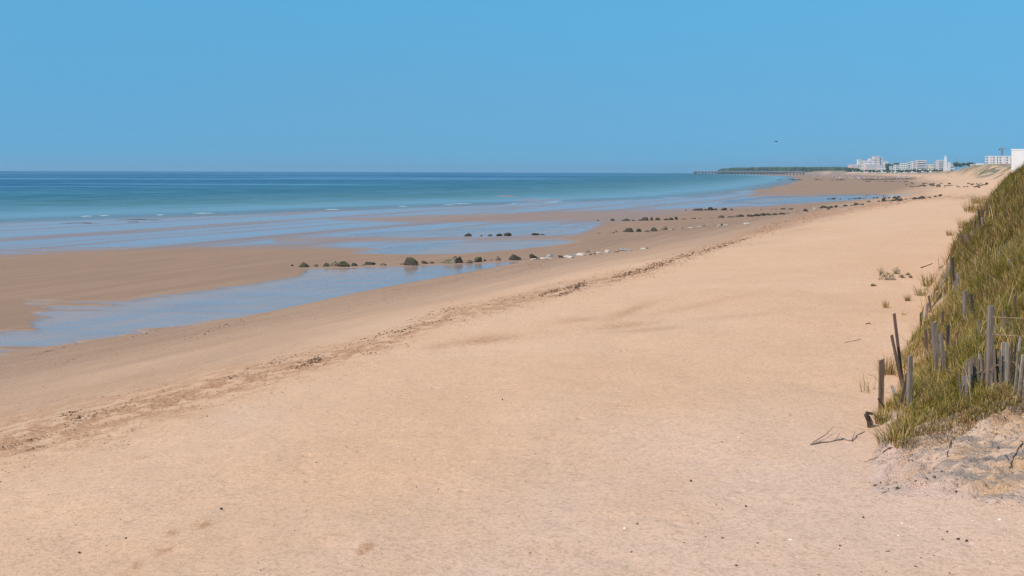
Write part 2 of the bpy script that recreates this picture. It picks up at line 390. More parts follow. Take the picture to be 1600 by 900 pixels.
def sea_mat():
    n = NM('sea_water'); p = n.pos(); ps = n.map(p, rot=(0, 0, R(4)))
    dep = n.attr('depth')
    pv = n.noise(n.map(p, (.010, .03, 1)), 1, 4, .6, .4)
    d2 = n.math('ADD', dep, n.math('MULTIPLY', n.math('SUBTRACT', pv, .5), n.rng(dep, 0, 4, .15, 1.6)))
    r = n.n('ShaderNodeValToRGB'); n.l(n.rng(d2, 0, 5.2, 0, 1, False), r.inputs[0])
    e = r.color_ramp.elements
    e[0].position = 0; e[0].color = (.24, .22, .19, 1)
    e[1].position = 1; e[1].color = (.003, .075, .16, 1)
    for pp, c in ((.05, (.14, .20, .195, 1)), (.16, (.062, .138, .150, 1)), (.40, (.022, .098, .138, 1))):
        k = e.new(pp); k.color = c
    slick = n.noise(n.map(p, (.0011, .0052, 1), loc=(.35, .2, 0)), 1, 3, .5, .6)
    calm = n.math('MULTIPLY', n.rng(slick, .53, .58), n.rng(dep, 2, 4, 0, 1))
    wv = n.math('ADD', n.noise(n.map(ps, (.14, .5, 1)), 1, 4, .6), n.math('MULTIPLY', n.noise(n.map(ps, (.03, .12, 1)), 1, 3), 1.5))
    nb = n.bump(wv, .6, .5)
    dif = n.n('ShaderNodeBsdfDiffuse'); n.l(r.outputs[0], dif.inputs[0])
    gl = n.n('ShaderNodeBsdfGlossy'); gl.inputs['Roughness'].default_value = .25; n.l(nb, gl.inputs['Normal']); gl.inputs['Color'].default_value = (1, 1, 1, 1)
    # wave faces cap the mean reflectance far below that of a flat mirror
    shal = n.rng(dep, 0, 1.2, .60, .23)
    fac = n.math('ADD', shal, n.math('MULTIPLY', calm, .30))
    fac = n.math('ADD', fac, n.math('ADD', n.math('MULTIPLY', n.math('SUBTRACT', n.noise(n.map(p, (.055, .045, 1)), 1, 6, .72), .5), .85), n.math('MULTIPLY', n.math('SUBTRACT', n.noise(n.map(p, (.012, .012, 1)), 1, 3, .6), .5), .35)), clamp=True)
    mx = n.n('ShaderNodeMixShader'); n.l(fac, mx.inputs[0]); n.l(dif.outputs[0], mx.inputs[1]); n.l(gl.outputs[0], mx.inputs[2])
    tr = n.n('ShaderNodeBsdfTransparent'); m2 = n.n('ShaderNodeMixShader')
    n.l(n.rng(dep, 0, .35, .45, 1), m2.inputs[0]); n.l(tr.outputs[0], m2.inputs[1]); n.l(mx.outputs[0], m2.inputs[2])
    n.l(m2.outputs[0], n.out.inputs['Surface'])
    return n.m
M_SEA = sea_mat()
def pool_mat():
    n = NM('pool_water'); p = n.pos()
    wv = n.math('ADD', n.noise(n.map(p, (1.2, 4, 1)), 1, 3), n.math('MULTIPLY', n.noise(n.map(p, (.3, 1, 1)), 1, 3), 2))
    gl = n.n('ShaderNodeBsdfGlossy'); gl.inputs['Roughness'].default_value = .12; n.l(n.bump(wv, .06, .03), gl.inputs['Normal'])
    tr = n.n('ShaderNodeBsdfTransparent'); tr.inputs[0].default_value = (.97, .98, .99, 1)
    lw = n.n('ShaderNodeFresnel'); lw.inputs['IOR'].default_value = 1.33
    rip = n.noise(n.map(p, (.12, 1.1, 1)), 1, 4, .6)
    fac = n.math('MULTIPLY', lw.outputs[0], n.rng(rip, .3, .7, .35, .75), clamp=True)
    mx = n.n('ShaderNodeMixShader'); n.l(fac, mx.inputs[0]); n.l(tr.outputs[0], mx.inputs[1]); n.l(gl.outputs[0], mx.inputs[2])
    n.l(mx.outputs[0], n.out.inputs['Surface']); return n.m
M_POOL = pool_mat()
def foam_mat():
    n = NM('foam'); p = n.pos(); n.bsdf(n.mix(n.noise(p, 3, 3), (.56, .59, .60), (.42, .48, .50)), .8, spec=.2); return n.m
M_FOAM = foam_mat()

def rock_mat(name, a, b, c, top=None, tf=.6):
    n = NM(name); p = n.pos(); k = n.noise(p, 1.6, 5, .6); f = n.noise(p, 9, 5, .65)
    col = n.mix(n.rng(k, .35, .65), a, b); col = n.mix(n.rng(f, .5, .75), col, c)
    if top:
        nz = n.n('ShaderNodeSeparateXYZ'); n.l(n.n('ShaderNodeNewGeometry').outputs['Normal'], nz.inputs[0])
        al = n.rng(n.math('ADD', nz.outputs[2], n.math('MULTIPLY', n.math('SUBTRACT', k, .5), 1.6)), tf-.25, tf+.2)
        col = n.mix(al, col, n.mix(f, top, tuple(.55*q for q in top)))
    n.bsdf(col, .85, n.bump(n.math('ADD', f, k), .7, .08), spec=.25); return n.m
MR = {
 'dark': rock_mat('weedy_rock', (.040, .034, .028), (.075, .060, .046), (.02, .018, .015), (.045, .05, .02), .85),
 'green': rock_mat('green_rock', (.045, .038, .030), (.085, .068, .052), (.022, .02, .016), (.085, .088, .028), .62),
 'tan': rock_mat('tan_rock', (.22, .165, .115), (.30, .23, .165), (.09, .075, .055), (.10, .105, .05), .85),
 'brown': rock_mat('brown_rock', (.13, .095, .07), (.19, .14, .10), (.06, .05, .04)),
 'white': rock_mat('pale_rock', (.44, .36, .29), (.56, .48, .40), (.22, .17, .13)),
 'grey': rock_mat('grey_rock', (.23, .205, .19), (.33, .30, .28), (.13, .115, .10)),
}
def wood_mat(name, a, b, c):
    n = NM(name); p = n.obj(); g = n.noise(n.map(p, (38, 38, 2.2)), 1, 5, .65, .4); g2 = n.noise(n.map(p, (9, 9, 1.1)), 1, 4); k = n.noise(p, 3, 3)
    col = n.mix(n.rng(g, .3, .7), a, b); col = n.mix(n.rng(g2, .52, .7), col, c); col = n.mix(n.rng(k, .55, .8, 0, .5), col, tuple(.6*q for q in a))
    n.bsdf(col, .88, n.bump(g, .8, .012), spec=.15); return n.m
W_GREY = wood_mat('weathered_grey_wood', (.135, .098, .076), (.26, .200, .160), (.39, .32, .265))
W_BROWN = wood_mat('brown_wood', (.09, .056, .042), (.165, .104, .076), (.25, .172, .13))
W_DARK = wood_mat('dark_wood', (.045, .034, .028), (.085, .065, .052), (.12, .095, .08))
W_PALE = wood_mat('pale_split_wood', (.22, .178, .148), (.36, .30, .255), (.48, .42, .36))
def plain(name, col, rough=.8, spec=.3, var=.12, sc=2.0):
    n = NM(name); p = n.pos(); f = n.noise(p, sc, 4)
    n.bsdf(n.mix(n.rng(f, .3, .7), tuple(q*(1-var) for q in col), tuple(min(1, q*(1+var)) for q in col)), rough, spec=spec); return n.m
M_WIRE = plain('rusty_wire', (.34, .21, .13), .7)
M_ROPE = plain('bleached_rope', (.66, .46, .36), .9)
def colattr_mat(name, rough=.75, trans=0.0, spec=.2):
    n = NM(name); c = n.attr('col', True)
    b = n.bsdf(c, rough, spec=spec, end=False)
    if trans:
        t = n.n('ShaderNodeBsdfTranslucent'); n.l(c, t.inputs[0]); mx = n.n('ShaderNodeMixShader'); mx.inputs[0].default_value = trans
        n.l(b, mx.inputs[1]); n.l(t.outputs[0], mx.inputs[2]); n.l(mx.outputs[0], n.out.inputs['Surface'])
    else: n.l(b, n.out.inputs['Surface'])
    return n.m
M_GRASS = colattr_mat('grass_blades', .85, .25, .04)
M_BITS = colattr_mat('loose_bits', .9)

# ------------------------------------------------------------------ ground: one sheet from the walkway to the far headland
def build_beach():
    off = [1690]
    while off[-1] > 2.2:
        o = off[-1]; stp = 4.0 if o > 620 else 2.6 if o > 400 else 1.7 if o > 150 else .95 if o > 8 else .4
        off.append(o-stp)
    ys = np.concatenate([np.linspace(-60, 7.5, 24), 7*F/np.array(off), [7800, 8600, 9500]])
    us = np.concatenate([np.linspace(-1.5, -.56, 22), np.linspace(-.54, .54, 430), np.linspace(.56, 1.3, 16)])
    Y, U = np.meshgrid(ys, us, indexing='ij'); X = U*(np.abs(Y)+6)
    z, f, e, wet, pool = beach_full(X, Y)
    keep_sea = e < -260
    z = z-drop(X, Y)
    s, t = st(X, Y)
    px, py = project(X, Y, z)
    damp = sstep(16, 34, f+6*(fbm(s*.05, t*.25, 3, 61)-.5)*2)*.60 + sstep(34, 40, f)*.18+ sstep(40, 46, f)*.22
    # wrack band stains and damp disturbed patches
    stn = np.zeros(X.shape)
    wr = np.interp(px, [0, 240, 480, 560, 700, 860, 900, 1000, 1150, 1250, 1440], [690, 632, 566, 548, 494, 456, 446, 424, 374, 341, 308])
    wd = np.interp(px, [0, 300, 500, 900, 1440], [40, 30, 15, 9, 4])
    band = np.exp(-((py-wr-wd*.0)/wd)**2)*(Y > 15)
    stn = band*.95*sstep(.38, .56, fbm(s*1.6, t*3.2, 5, 63))
    for (cx, cy, a, b, ang, k) in [(757, 531, 62, 7, -6, .8), (690, 540, 30, 5, -8, .6), (985, 485, 40, 6, -20, .6), (975, 508, 50, 5, -6, .6), (1010, 515, 60, 4, -4, .5), (900, 500, 40, 4, -5, .5), (570, 857, 15, 8, -35, 1.0),
                               (317, 820, 16, 6, -10, .9), (268, 833, 8, 5, 0, .8), (257, 858, 16, 5, -20, .75), (212, 884, 11, 6, -30, .75), (190, 899, 10, 4, 0, .6), (580, 802, 10, 5, 0, .4), (180, 880, 9, 4, 0, .3), (225, 714, 20, 3, -8, .5), (105, 701, 22, 3, -6, .5),
                               (340, 650, 70, 22, -8, -.3), (1090, 477, 80, 5, -12, .35), (1160, 493, 90, 4, -5, .3)]:
        c, sn = math.cos(R(ang)), math.sin(R(ang)); dx = px-cx; dy = py-cy
        q = ((dx*c+dy*sn)/a)**2+((-dx*sn+dy*c)/b)**2
        if k > 0: stn = np.maximum(stn, k*np.exp(-q*1.1)*(Y > 5))
    # footprint-like dents scattered over the dry sand
    dn = np.zeros(X.shape); drym = sstep(24, 18, f)*sstep(-.3, .8, f)*(Y > 9)
    n1 = vnoise(X*2.6, Y*2.2, 71); dn -= sstep(.74, .92, n1)*.016
    dn += (fbm(X*1.6, Y*1.6, 3, 73)-.5)*.022
    z = z+dn*drym*sstep(160, 60, Y)
    dep = np.where(stn > .2, -.03*stn, 0); z = z+dep*drym
    veg = sstep(5, 18, -f+14*(fbm(s*.02, t*.05, 3, 88)-.5)*2)*sstep(200, 400, Y) + sstep(4000, 4500, Y)*sstep(10, 50, -f)
    ash = sstep(9, 3, f+3*(fbm(X*.3, Y*.3, 3, 77)-.5))*sstep(30, 20, Y)*(Y > 5)+.5*sstep(60, 10, np.hypot((px-385)/1.6, (py-650)*2.2))*(Y > 5)
    nr, nc = X.shape; idx = np.arange(nr*nc).reshape(nr, nc)
    q = np.stack([idx[:-1, :-1], idx[:-1, 1:], idx[1:, 1:], idx[1:, :-1]], -1)
    kq = ~(keep_sea[:-1, :-1] & keep_sea[1:, 1:] & keep_sea[:-1, 1:] & keep_sea[1:, :-1])
    q = q[kq]
    V = np.stack([X, Y, z], -1).reshape(-1, 3)
    used = np.zeros(nr*nc, bool); used[q.ravel()] = True; rm = np.cumsum(used)-1
    o = mesh_np('beach_sand', V[used], [rm[q]], M_SAND, {'damp': np.clip(damp, 0, 1).ravel()[used], 'wet': wet.ravel()[used], 'stain': np.clip(stn, 0, 1).ravel()[used], 'pool': pool.ravel()[used], 'ash': np.clip(ash, 0, 1).ravel()[used], 'veg': np.clip(veg, 0, 1).ravel()[used]}, smooth=True)
    tag(o, kind='structure')
build_beach()

def build_sea():
    off = [330.0]
    while off[-1] > 3.2: off.append(off[-1]-(1.5 if off[-1] > 20 else .6))
    ys = np.concatenate([np.linspace(-60, 50, 12), 10*F/np.array(off), np.geomspace(6400, 14500, 24)])
    us = np.concatenate([np.linspace(-6, -.6, 34), np.linspace(-.58, .5, 260), np.linspace(.52, 1, 10)])
    Y, U = np.meshgrid(ys, us, indexing='ij'); X = U*(np.abs(Y)+6)
    z, f, e = base_land(X, Y)
    s, t = st(X, Y)
    depth = np.maximum(-e*.011, 0)+ (e > 0)*0
    zz = -drop(X, Y)+0.012*np.sin(e*.35+2*fbm(X*.05, Y*.05, 2, 81))*sstep(0, 40, -e)*sstep(500, 200, -e)
    ok = e < 14
    nr, nc = X.shape; idx = np.arange(nr*nc).reshape(nr, nc)
    q = np.stack([idx[:-1, :-1], idx[:-1, 1:], idx[1:, 1:], idx[1:, :-1]], -1)
    kq = ok[:-1, :-1] | ok[1:, 1:] | ok[:-1, 1:] | ok[1:, :-1]
    o = mesh_np('sea', np.stack([X, Y, zz], -1).reshape(-1, 3), [q[kq]], M_SEA, {'depth': np.minimum(depth, 60).ravel()}, smooth=True)
    tag(o, kind='structure')
build_sea()
for P in POOLS:
    pts = []
    for a, b in zip(P, P[1:]+P[:1]):
        for k in range(4): pts.append(flat(a[0]+(b[0]-a[0])*k/4, a[1]+(b[1]-a[1])*k/4, .6))
    v = [(x, y, POOLZ-drop(x, y)) for x, y in pts]
    bm = bmesh.new(); fc = bm.faces.new([bm.verts.new(c) for c in v]); fc.normal_update()
    if fc.normal.z < 0: fc.normal_flip()
    bmesh.ops.triangulate(bm, faces=[fc])
    tag(bm_obj('tide_pool', bm, M_POOL), kind='structure')

# breaking ripples at the sea's edge
def foam(px, py, w, hgt=.09):
    bm = bmesh.new(); x0, y0 = flat(px-w/2, py); x1, y1 = flat(px+w/2, py-w*.012); n = 14; rows = []
    for i in range(n+1):
        k = i/n; a = math.sin(math.pi*k)**1.2*(.35+.65*abs(math.sin(k*9+px))); x = x0+(x1-x0)*k; y = y0+(y1-y0)*k+random.uniform(-.6, .6)
        hh = hgt*a*random.uniform(.5, 1.1)+.02; z0 = -drop(x, y)
        rows.append([bm.verts.new((x, y+dy, z0+dz)) for dy, dz in ((-1.2*a-.1, -.02), (-.35*a, hh*.7), (.1, hh), (.8*a+.1, -.02))])
    for i in range(n):
        for k in range(3): bm.faces.new((rows[i][k], rows[i+1][k], rows[i+1][k+1], rows[i][k+1]))
    return bm
bmf = bmesh.new()
for (px, py, w) in [(135, 338, 18), (163, 337, 14), (318, 333.4, 34), (720, 318.6, 34), (700, 320, 14), (850, 313.5, 40), (862, 316, 22), (250, 336, 12), (520, 327.5, 22), (630, 322.6, 16), (805, 318, 14)]:
    b = foam(px, py, w); me = bpy.data.meshes.new('t'); b.to_mesh(me); b.free(); bmf.from_mesh(me); bpy.data.meshes.remove(me)
tag(bm_obj('breaking_wavelets', bmf, M_FOAM, smooth=True), kind='stuff')

# ------------------------------------------------------------------ dune
def build_dune():
    ss = np.concatenate([np.linspace(18.6, 20, 14), np.arange(20.03, 24.2, .034), np.arange(24.3, 40, .13), np.arange(40.2, 110, .42), np.arange(111, 226, 1.6)])
    ws = np.concatenate([np.linspace(-.9, -.05, 14), np.arange(0, 4.8, .042), np.linspace(4.9, 16, 34)])
    S, Wd = np.meshgrid(ss, ws, indexing='ij'); T = np.interp(S, FS, FT)-Wd
    z, w, nose = dune_h(S, T); X, Y = xy(S, T); z = z-drop(X, Y)
    edge = sstep(-.45, -.9, Wd); z = z-edge*.6
    cover = sstep(.35, 1.1, w-np.interp(S, [36, 48, 60, 75, 100, 118], [0, .35, .95, 1.5, 1.1, .3])+(fbm(S*.7, T*.7, 3, 91)-.5)*1.4)*sstep(23.2, 24.4, S+(fbm(S*2, T*2, 3, 93)-.5)*.8)
    cover = cover*sstep(0, 1, w)
    face = sstep(19.9, 20.7, S+(fbm(T*1.2, S*1.2, 3, 95)-.5)*.9)*sstep(25.2, 24.0, S)*sstep(.1, 2.0, w+1.6*(fbm(S*1.1, T*1.1, 3, 99)-.4))
    nr, nc = S.shape; idx = np.arange(nr*nc).reshape(nr, nc)
    q = np.stack([idx[:-1, :-1], idx[1:, :-1], idx[1:, 1:], idx[:-1, 1:]], -1).reshape(-1, 4)
    o = mesh_np('dune', np.stack([X, Y, z], -1).reshape(-1, 3), [q], M_DUNE, {'cover': cover.ravel(), 'warm': sstep(24, 30, S).ravel(), 'face': face.ravel()}, smooth=True)
    tag(o, kind='structure')
build_dune()

# ------------------------------------------------------------------ grass
def blades(P, h, wd, az, lean, col, nseg=3):
    n = len(P); k = np.linspace(0, 1, nseg+1)
    dx, dy = np.cos(az), np.sin(az); sx, sy = -dy, dx
    V = []
    for j, q in enumerate(k):
        r = lean*q**1.8; up = np.sqrt(np.maximum(1-(.75*lean*q)**2, .08))*q
        c = P+np.stack([dx*r*h, dy*r*h, up*h], -1)
        hw = wd*(1-q**2.2)*.5
        if j < nseg: V += [c-np.stack([sx*hw, sy*hw, 0*hw], -1), c+np.stack([sx*hw, sy*hw, 0*hw], -1)]
        else: V += [c]
    V = np.stack(V, 1); m = 2*nseg+1; base = np.arange(n)[:, None]*m
    quads = [np.concatenate([base+2*j, base+2*j+1, base+2*j+3, base+2*j+2], 1) for j in range(nseg-1)]
    tri = np.concatenate([base+2*(nseg-1), base+2*(nseg-1)+1, base+2*nseg], 1)
    C = np.repeat(col, m, axis=0)
    return V.reshape(-1, 3), np.concatenate(quads), tri, C
G_GREEN = np.array([.125, .140, .024]); G_OLIVE = np.array([.215, .165, .034]); G_STRAW = np.array([.46, .295, .115]); G_BROWN = np.array([.28, .150, .065]); G_PALE = np.array([.54, .39, .20]); G_YEL = np.array([.34, .25, .03])
def grass_cols(n, gx, gy, dry):
    r = rng.random(n)
    base = np.where((r < .38)[:, None], G_GREEN, G_OLIVE)
    dr = np.where((rng.random(n) < .55)[:, None], G_STRAW, np.where((rng.random(n) < .6)[:, None], G_BROWN, G_PALE))
    isd = rng.random(n) < dry*.92
    c = np.where(isd[:, None], dr, base)
    y = (rng.random(n) < .10); c = np.where(y[:, None], G_YEL, c)
    return c*(.45+.95*rng.random(n))[:, None]
def build_grass():
    parts = []
    def scatter(s0, s1, w0, w1, dens, hmin, hmax, wd, nseg=3):
        N = int((s1-s0)*(w1-w0)*dens)
        s = rng.uniform(s0, s1, N); w_ = rng.uniform(w0, w1, N); t = np.interp(s, FS, FT)-w_
        # clump
        cl = fbm(s*1.3, t*1.3, 3, 101); patch = fbm(s*.30, t*.4, 3, 103)
        z, w, nose = dune_h(s, t)
        lo = np.interp(s, [36, 48, 60, 75, 100, 118], [0, .35, .95, 1.5, 1.1, .3]); pr = sstep(.15, .9, w-lo+(cl-.5)*1.6)*sstep(23.2, 24.3, s+(fbm(s*2, t*2, 3, 93)-.5)*1.2+.9*sstep(1.3, .5, w)+1.4*(fbm(t*1.6, s*.4, 2, 97)-.5))
        pr = pr*(.18+.82*sstep(.36, .56, cl))
        k = rng.random(N) < pr
        s, t, z, w, cl, patch = s[k], t[k], z[k], w[k], cl[k], patch[k]; n = len(s)
        x, y = xy(s, t)
        # only what can be seen
        px, py = project(x, y, z+.3); m = (px > 1300) & ((px < 1720) | ((px < 2100) & (rng.random(len(px)) < .45))); s, t, z, w, cl, patch, x, y = [a[m] for a in (s, t, z, w, cl, patch, x, y)]; n = len(s)
        h = .78*(hmin+(hmax-hmin)*rng.random(n))*(.30+1.5*cl**1.6)*np.clip(.45+w*.3, .45, 1)*(1-.45*sstep(25.4, 24.2, s)*sstep(1.0, 1.6, w))*np.interp(s, [30, 36], [.82, 1])
        az = rng.uniform(0, 2*np.pi, n)*.75+ .6
        lean = rng.uniform(.15, 1.15, n)
        dryp = np.clip(.90-.78*sstep(.43, .66, patch)+ .35*sstep(1.6, .3, w)-.12*sstep(40, 70, s), .10, .90)
        dryp = np.clip(dryp+np.interp(s, [22, 30, 40, 55, 80], [.22, .22, .0, -.16, -.24]), .1, .93)
        c = grass_cols(n, x, y, dryp)*np.interp(s, [30, 50], [1.12, .80])[:, None]
        P = np.stack([x, y, z-drop(x, y)-.02], -1)
        parts.append(blades(P, h, wd*(.7+.6*rng.random(n)), az, lean, c, nseg))
    scatter(21, 27, -.1, 5, 1900, .22, .8, .0105)
    scatter(27, 38, -.1, 5, 1050, .3, .8, .013)
    scatter(38, 60, -.1, 5.5, 520, .3, .8, .018)
    scatter(60, 118, -.2, 7, 230, .3, .75, .032, 2)
    # long loose blades and dead stalks
    def extra(n, s0, s1, w0, w1, h0, h1, wd, l0, l1, az0, azs, dry, top=0.0):
        s = rng.uniform(s0, s1, n); w_ = rng.uniform(w0, w1, n); t = np.interp(s, FS, FT)-w_; z, w, nose = dune_h(s, t); k = fbm(s*1.1, t*1.1, 3, 141) > .46; s, t, z = s[k], t[k], z[k]; n = len(s); x, y = xy(s, t)
        parts.append(blades(np.stack([x, y, z-drop(x, y)+top], -1), rng.uniform(h0, h1, n), wd*(.7+.6*rng.random(n)), az0+rng.normal(0, azs, n), rng.uniform(l0, l1, n), grass_cols(n, x, y, np.full(n, dry)), 3))
    extra(2600, 24.0, 40, .4, 4.8, .6, 1.05, .011, .3, 1.3, .6, 1.6, .75)
    extra(1500, 40, 110, .3, 6, .6, 1.0, .024, .2, 1.1, .6, 1.6, .6)
    extra(1500, 22.9, 24.4, .3, 5, .25, .6, .010, 1.0, 1.5, -1.9, .6, .85)      # hanging over the bank
    extra(500, 22.2, 24.0, .3, 5, .15, .45, .007, 1.2, 1.6, -2.0, .5, 1.0)
    V, Q, T, C = [], [], [], []; o = 0
    for v, q, t, c in parts:
        V.append(v); Q.append(q+o); T.append(t+o); C.append(c); o += len(v)
    ob = mesh_np('dune_grass', np.concatenate(V), [np.concatenate(Q), np.concatenate(T)], M_GRASS, {'col': np.concatenate(C)})
    tag(ob, kind='stuff'); print('grass blades', sum(len(p[2]) for p in parts))
build_grass()

def tuft(px, py, hpx, label, n=60, spread=.22, dry=.4, cat='grass tuft', name='grass_tuft', lean=(.2, 1.0), wd=.012, group='small tufts on the open sand'):
    g = ground_at(px, py); h = hpx*g.y/F
    a = rng.uniform(0, 2*np.pi, n); r = spread*np.sqrt(rng.random(n))*h
    P = np.stack([r*np.cos(a), r*np.sin(a), np.full(n, -.03)], -1)
    v, q, t, c = blades(P, h*rng.uniform(.5, 1.15, n), np.full(n, max(wd, g.y*.00028)), a+rng.normal(0, .6, n), rng.uniform(*lean, n), grass_cols(n, 0, 0, np.full(n, dry)))
    o = mesh_np(name, v, [q, t], M_GRASS, {'col': c}); o.location = g
    return tag(o, label, cat, group)
tuft(1384, 481, 17, 'lone dry grass tuft on open sand below the leaning sea rocket patch', 50, .25, .75, lean=(.1, .6))
tuft(1418, 470, 14, 'small green grass tuft on sand beside the fallen pale rail', 60, .3, .3)
tuft(1452, 447, 27, 'tall spiky green grass tuft on sand behind the fallen dark log', 110, .5, .25, lean=(.2, .9))
tuft(1440, 462, 20, 'low green grass tuft just seaward of the tall spiky one', 80, .5, .3)
tuft(1484, 368, 11, 'lone tuft on open sand before the tilted picket row', 60, .5, .55)
tuft(1508, 356, 20, 'brown brushy tuft at the foot of the tilted picket row', 130, .55, .7)
tuft(1517, 330, 14, 'brown tuft where the far pickets meet open sand', 110, .8, .75)
tuft(1541, 332, 26, 'brown dead scrub clump hanging at the dune edge, larger one', 260, 1.2, 1.0, lean=(.1, .9)); tuft(1552, 326, 20, 'brown dead scrub clump at the dune edge, upper smaller one', 200, 1.0, 1.0, lean=(.1, .9))
tuft(1530, 318, 16, 'brown bushy tuft under the dune crest by the beach', 150, 1.0, .8)
tuft(1385, 585, 34, 'dry straw grass tuft at the foot of two leaning posts', 120, .35, .85, lean=(.1, .7))
tuft(1399, 692, 36, 'trailing green marram tuft at the edge of the eroded bank', 150, .8, .6, lean=(.5, 1.3))
tuft(1380, 660, 24, 'matted olive grass tuft by the broken stump', 160, .5, .5)
tuft(1366, 612, 40, 'thin dead twiggy tuft seaward of the square brown post', 26, .55, .95, lean=(.3, 1.0))
tuft(1424, 676, 36, 'bushy green marram tuft below the pale grey post', 150, .9, .55, lean=(.5, 1.3))
tuft(1412, 492, 9, 'tiny tuft on sand above the thin tilted brown stake', 22, .4, .6)
# leafy sea rocket plants on the sand
def rocket(px, py, wpx, hpx, label, n):
    g = ground_at(px, py); w = wpx*g.y/F; h = hpx*g.y/F
    V, Q, C = [], [], []
    root = empty('beach_plant', g); tag(root, label, 'plant', 'leafy plants on the open sand')
    bm = bmesh.new()
    for k in range(6):
        a = k*1.05+random.random(); tube(bm, [(0, 0, -.02), (math.cos(a)*w*.22, math.sin(a)*w*.2, h*.4), (math.cos(a)*w*.42, math.sin(a)*w*.35, h*.6)], [.012, .009, .006], 4)
    bm_obj('stem', bm, plain_stem, root)
    for k in range(n):
        a = random.uniform(0, 6.28); r = math.sqrt(random.random())*w*.5
        c = np.array([math.cos(a)*r, math.sin(a)*r, random.uniform(.05, 1)*h*(1-.6*(r/(w*.5))**2)])
        l = random.uniform(.05, .10); d = np.array([math.cos(a+random.gauss(0, .8)), math.sin(a+random.gauss(0, .8)), random.uniform(-.2, .7)]); d /= np.linalg.norm(d)
        sd_ = np.cross(d, [0, 0, 1]); sd_ /= max(np.linalg.norm(sd_), 1e-3)
        i = len(V); V += [c-d*l*.5, c+sd_*l*.28+[0, 0, .008], c+d*l*.6, c-sd_*l*.28+[0, 0, .008]]; Q.append((i, i+1, i+2, i+3))
        cc = np.array(random.choice([(.13, .14, .055), (.19, .18, .085), (.26, .22, .12), (.10, .10, .05)]))*random.uniform(.8, 1.2); C += [cc]*4
    o = mesh_np('foliage', np.array(V), [np.array(Q)], M_GRASS, {'col': np.array(C)}, parent=root); o['kind'] = 'stuff'
plain_stem = plain('plant_stem', (.16, .13, .08))
rocket(1386, 437, 26, 14, 'widest bushy olive plant growing alone on open sand', 240)
rocket(1400, 428, 13, 12, 'upright olive plant just behind the widest sand plant', 110)
rocket(1376, 430, 12, 18, 'sparse pale twiggy plant beside the widest sand plant', 50)
rocket(1409, 434, 11, 6, 'low oval plant between the bushy plant and the fallen stick', 80)
rocket(1419, 430, 8, 5, 'small round plant, uppermost of the low pair on sand', 60)
rocket(1423, 434, 7, 4, 'tiny dark plant, lower of the low pair on sand', 50)
rocket(1365, 447, 10, 4, 'flat creeping plant seaward of the widest sand plant', 50)

# ------------------------------------------------------------------ rocks of the groynes
def rock_mesh(name, w, d, h, seed, sub=2, mat=None, flatb=.35):
    r = random.Random(seed); bm = bmesh.new(); bmesh.ops.create_icosphere(bm, subdivisions=sub, radius=1)
    bm.clear(); skx = r.uniform(-.35, .35)
    for k in range(11 if sub == 1 else 17):
        q = Vector((r.gauss(0, 1), r.gauss(0, 1), r.gauss(.1, .9))).normalized(); rr = r.uniform(.72, 1.12); c = q*rr
        c.z = max(c.z, -.5); bm.verts.new((c.x+skx*max(c.z, 0), c.y, c.z))
    g = bmesh.ops.convex_hull(bm, input=bm.verts[:]); bmesh.ops.delete(bm, geom=list({e for e in g['geom_interior'] if isinstance(e, bmesh.types.BMVert)}), context='VERTS')
    if sub > 1:
        bmesh.ops.bevel(bm, geom=bm.edges[:], offset=.05, segments=1, affect='EDGES'); bmesh.ops.triangulate(bm, faces=bm.faces[:])
        bmesh.ops.subdivide_edges(bm, edges=[e for e in bm.edges if e.calc_length() > .35], cuts=1)
        for v in bm.verts: v.co += Vector((r.gauss(0, .022), r.gauss(0, .022), r.gauss(0, .022)))
    mx = max(abs(v.co.x) for v in bm.verts); mz = max(v.co.z for v in bm.verts)
    for v in bm.verts:
        c = v.co; v.co = Vector((c.x/mx*w*.52, c.y*d*.55, (c.z/mz*.92+.06)*h*1.05))
    bm.normal_update()
    me = bpy.data.meshes.new(name); bm.to_mesh(me); bm.free(); me.materials.append(mat)
    return me
ORD = ['first', 'second', 'third', 'fourth', 'fifth', 'sixth', 'seventh', 'eighth', 'ninth', 'tenth', 'eleventh', 'twelfth', 'thirteenth', 'fourteenth', 'fifteenth', 'sixteenth', 'seventeenth', 'eighteenth', 'nineteenth', 'twentieth',
       'twenty-first', 'twenty-second', 'twenty-third', 'twenty-fourth', 'twenty-fifth', 'twenty-sixth', 'twenty-seventh', 'twenty-eighth', 'twenty-ninth', 'thirtieth', 'thirty-first', 'thirty-second', 'thirty-third', 'thirty-fourth', 'thirty-fifth', 'thirty-sixth', 'thirty-seventh', 'thirty-eighth', 'thirty-ninth', 'fortieth',
       'forty-first', 'forty-second', 'forty-third', 'forty-fourth', 'forty-fifth', 'forty-sixth', 'forty-seventh', 'forty-eighth', 'forty-ninth', 'fiftieth']
ADJ = {'dark': 'dark weedy', 'green': 'green algae topped', 'tan': 'sandy tan', 'brown': 'brown', 'white': 'whitish', 'grey': 'grey'}
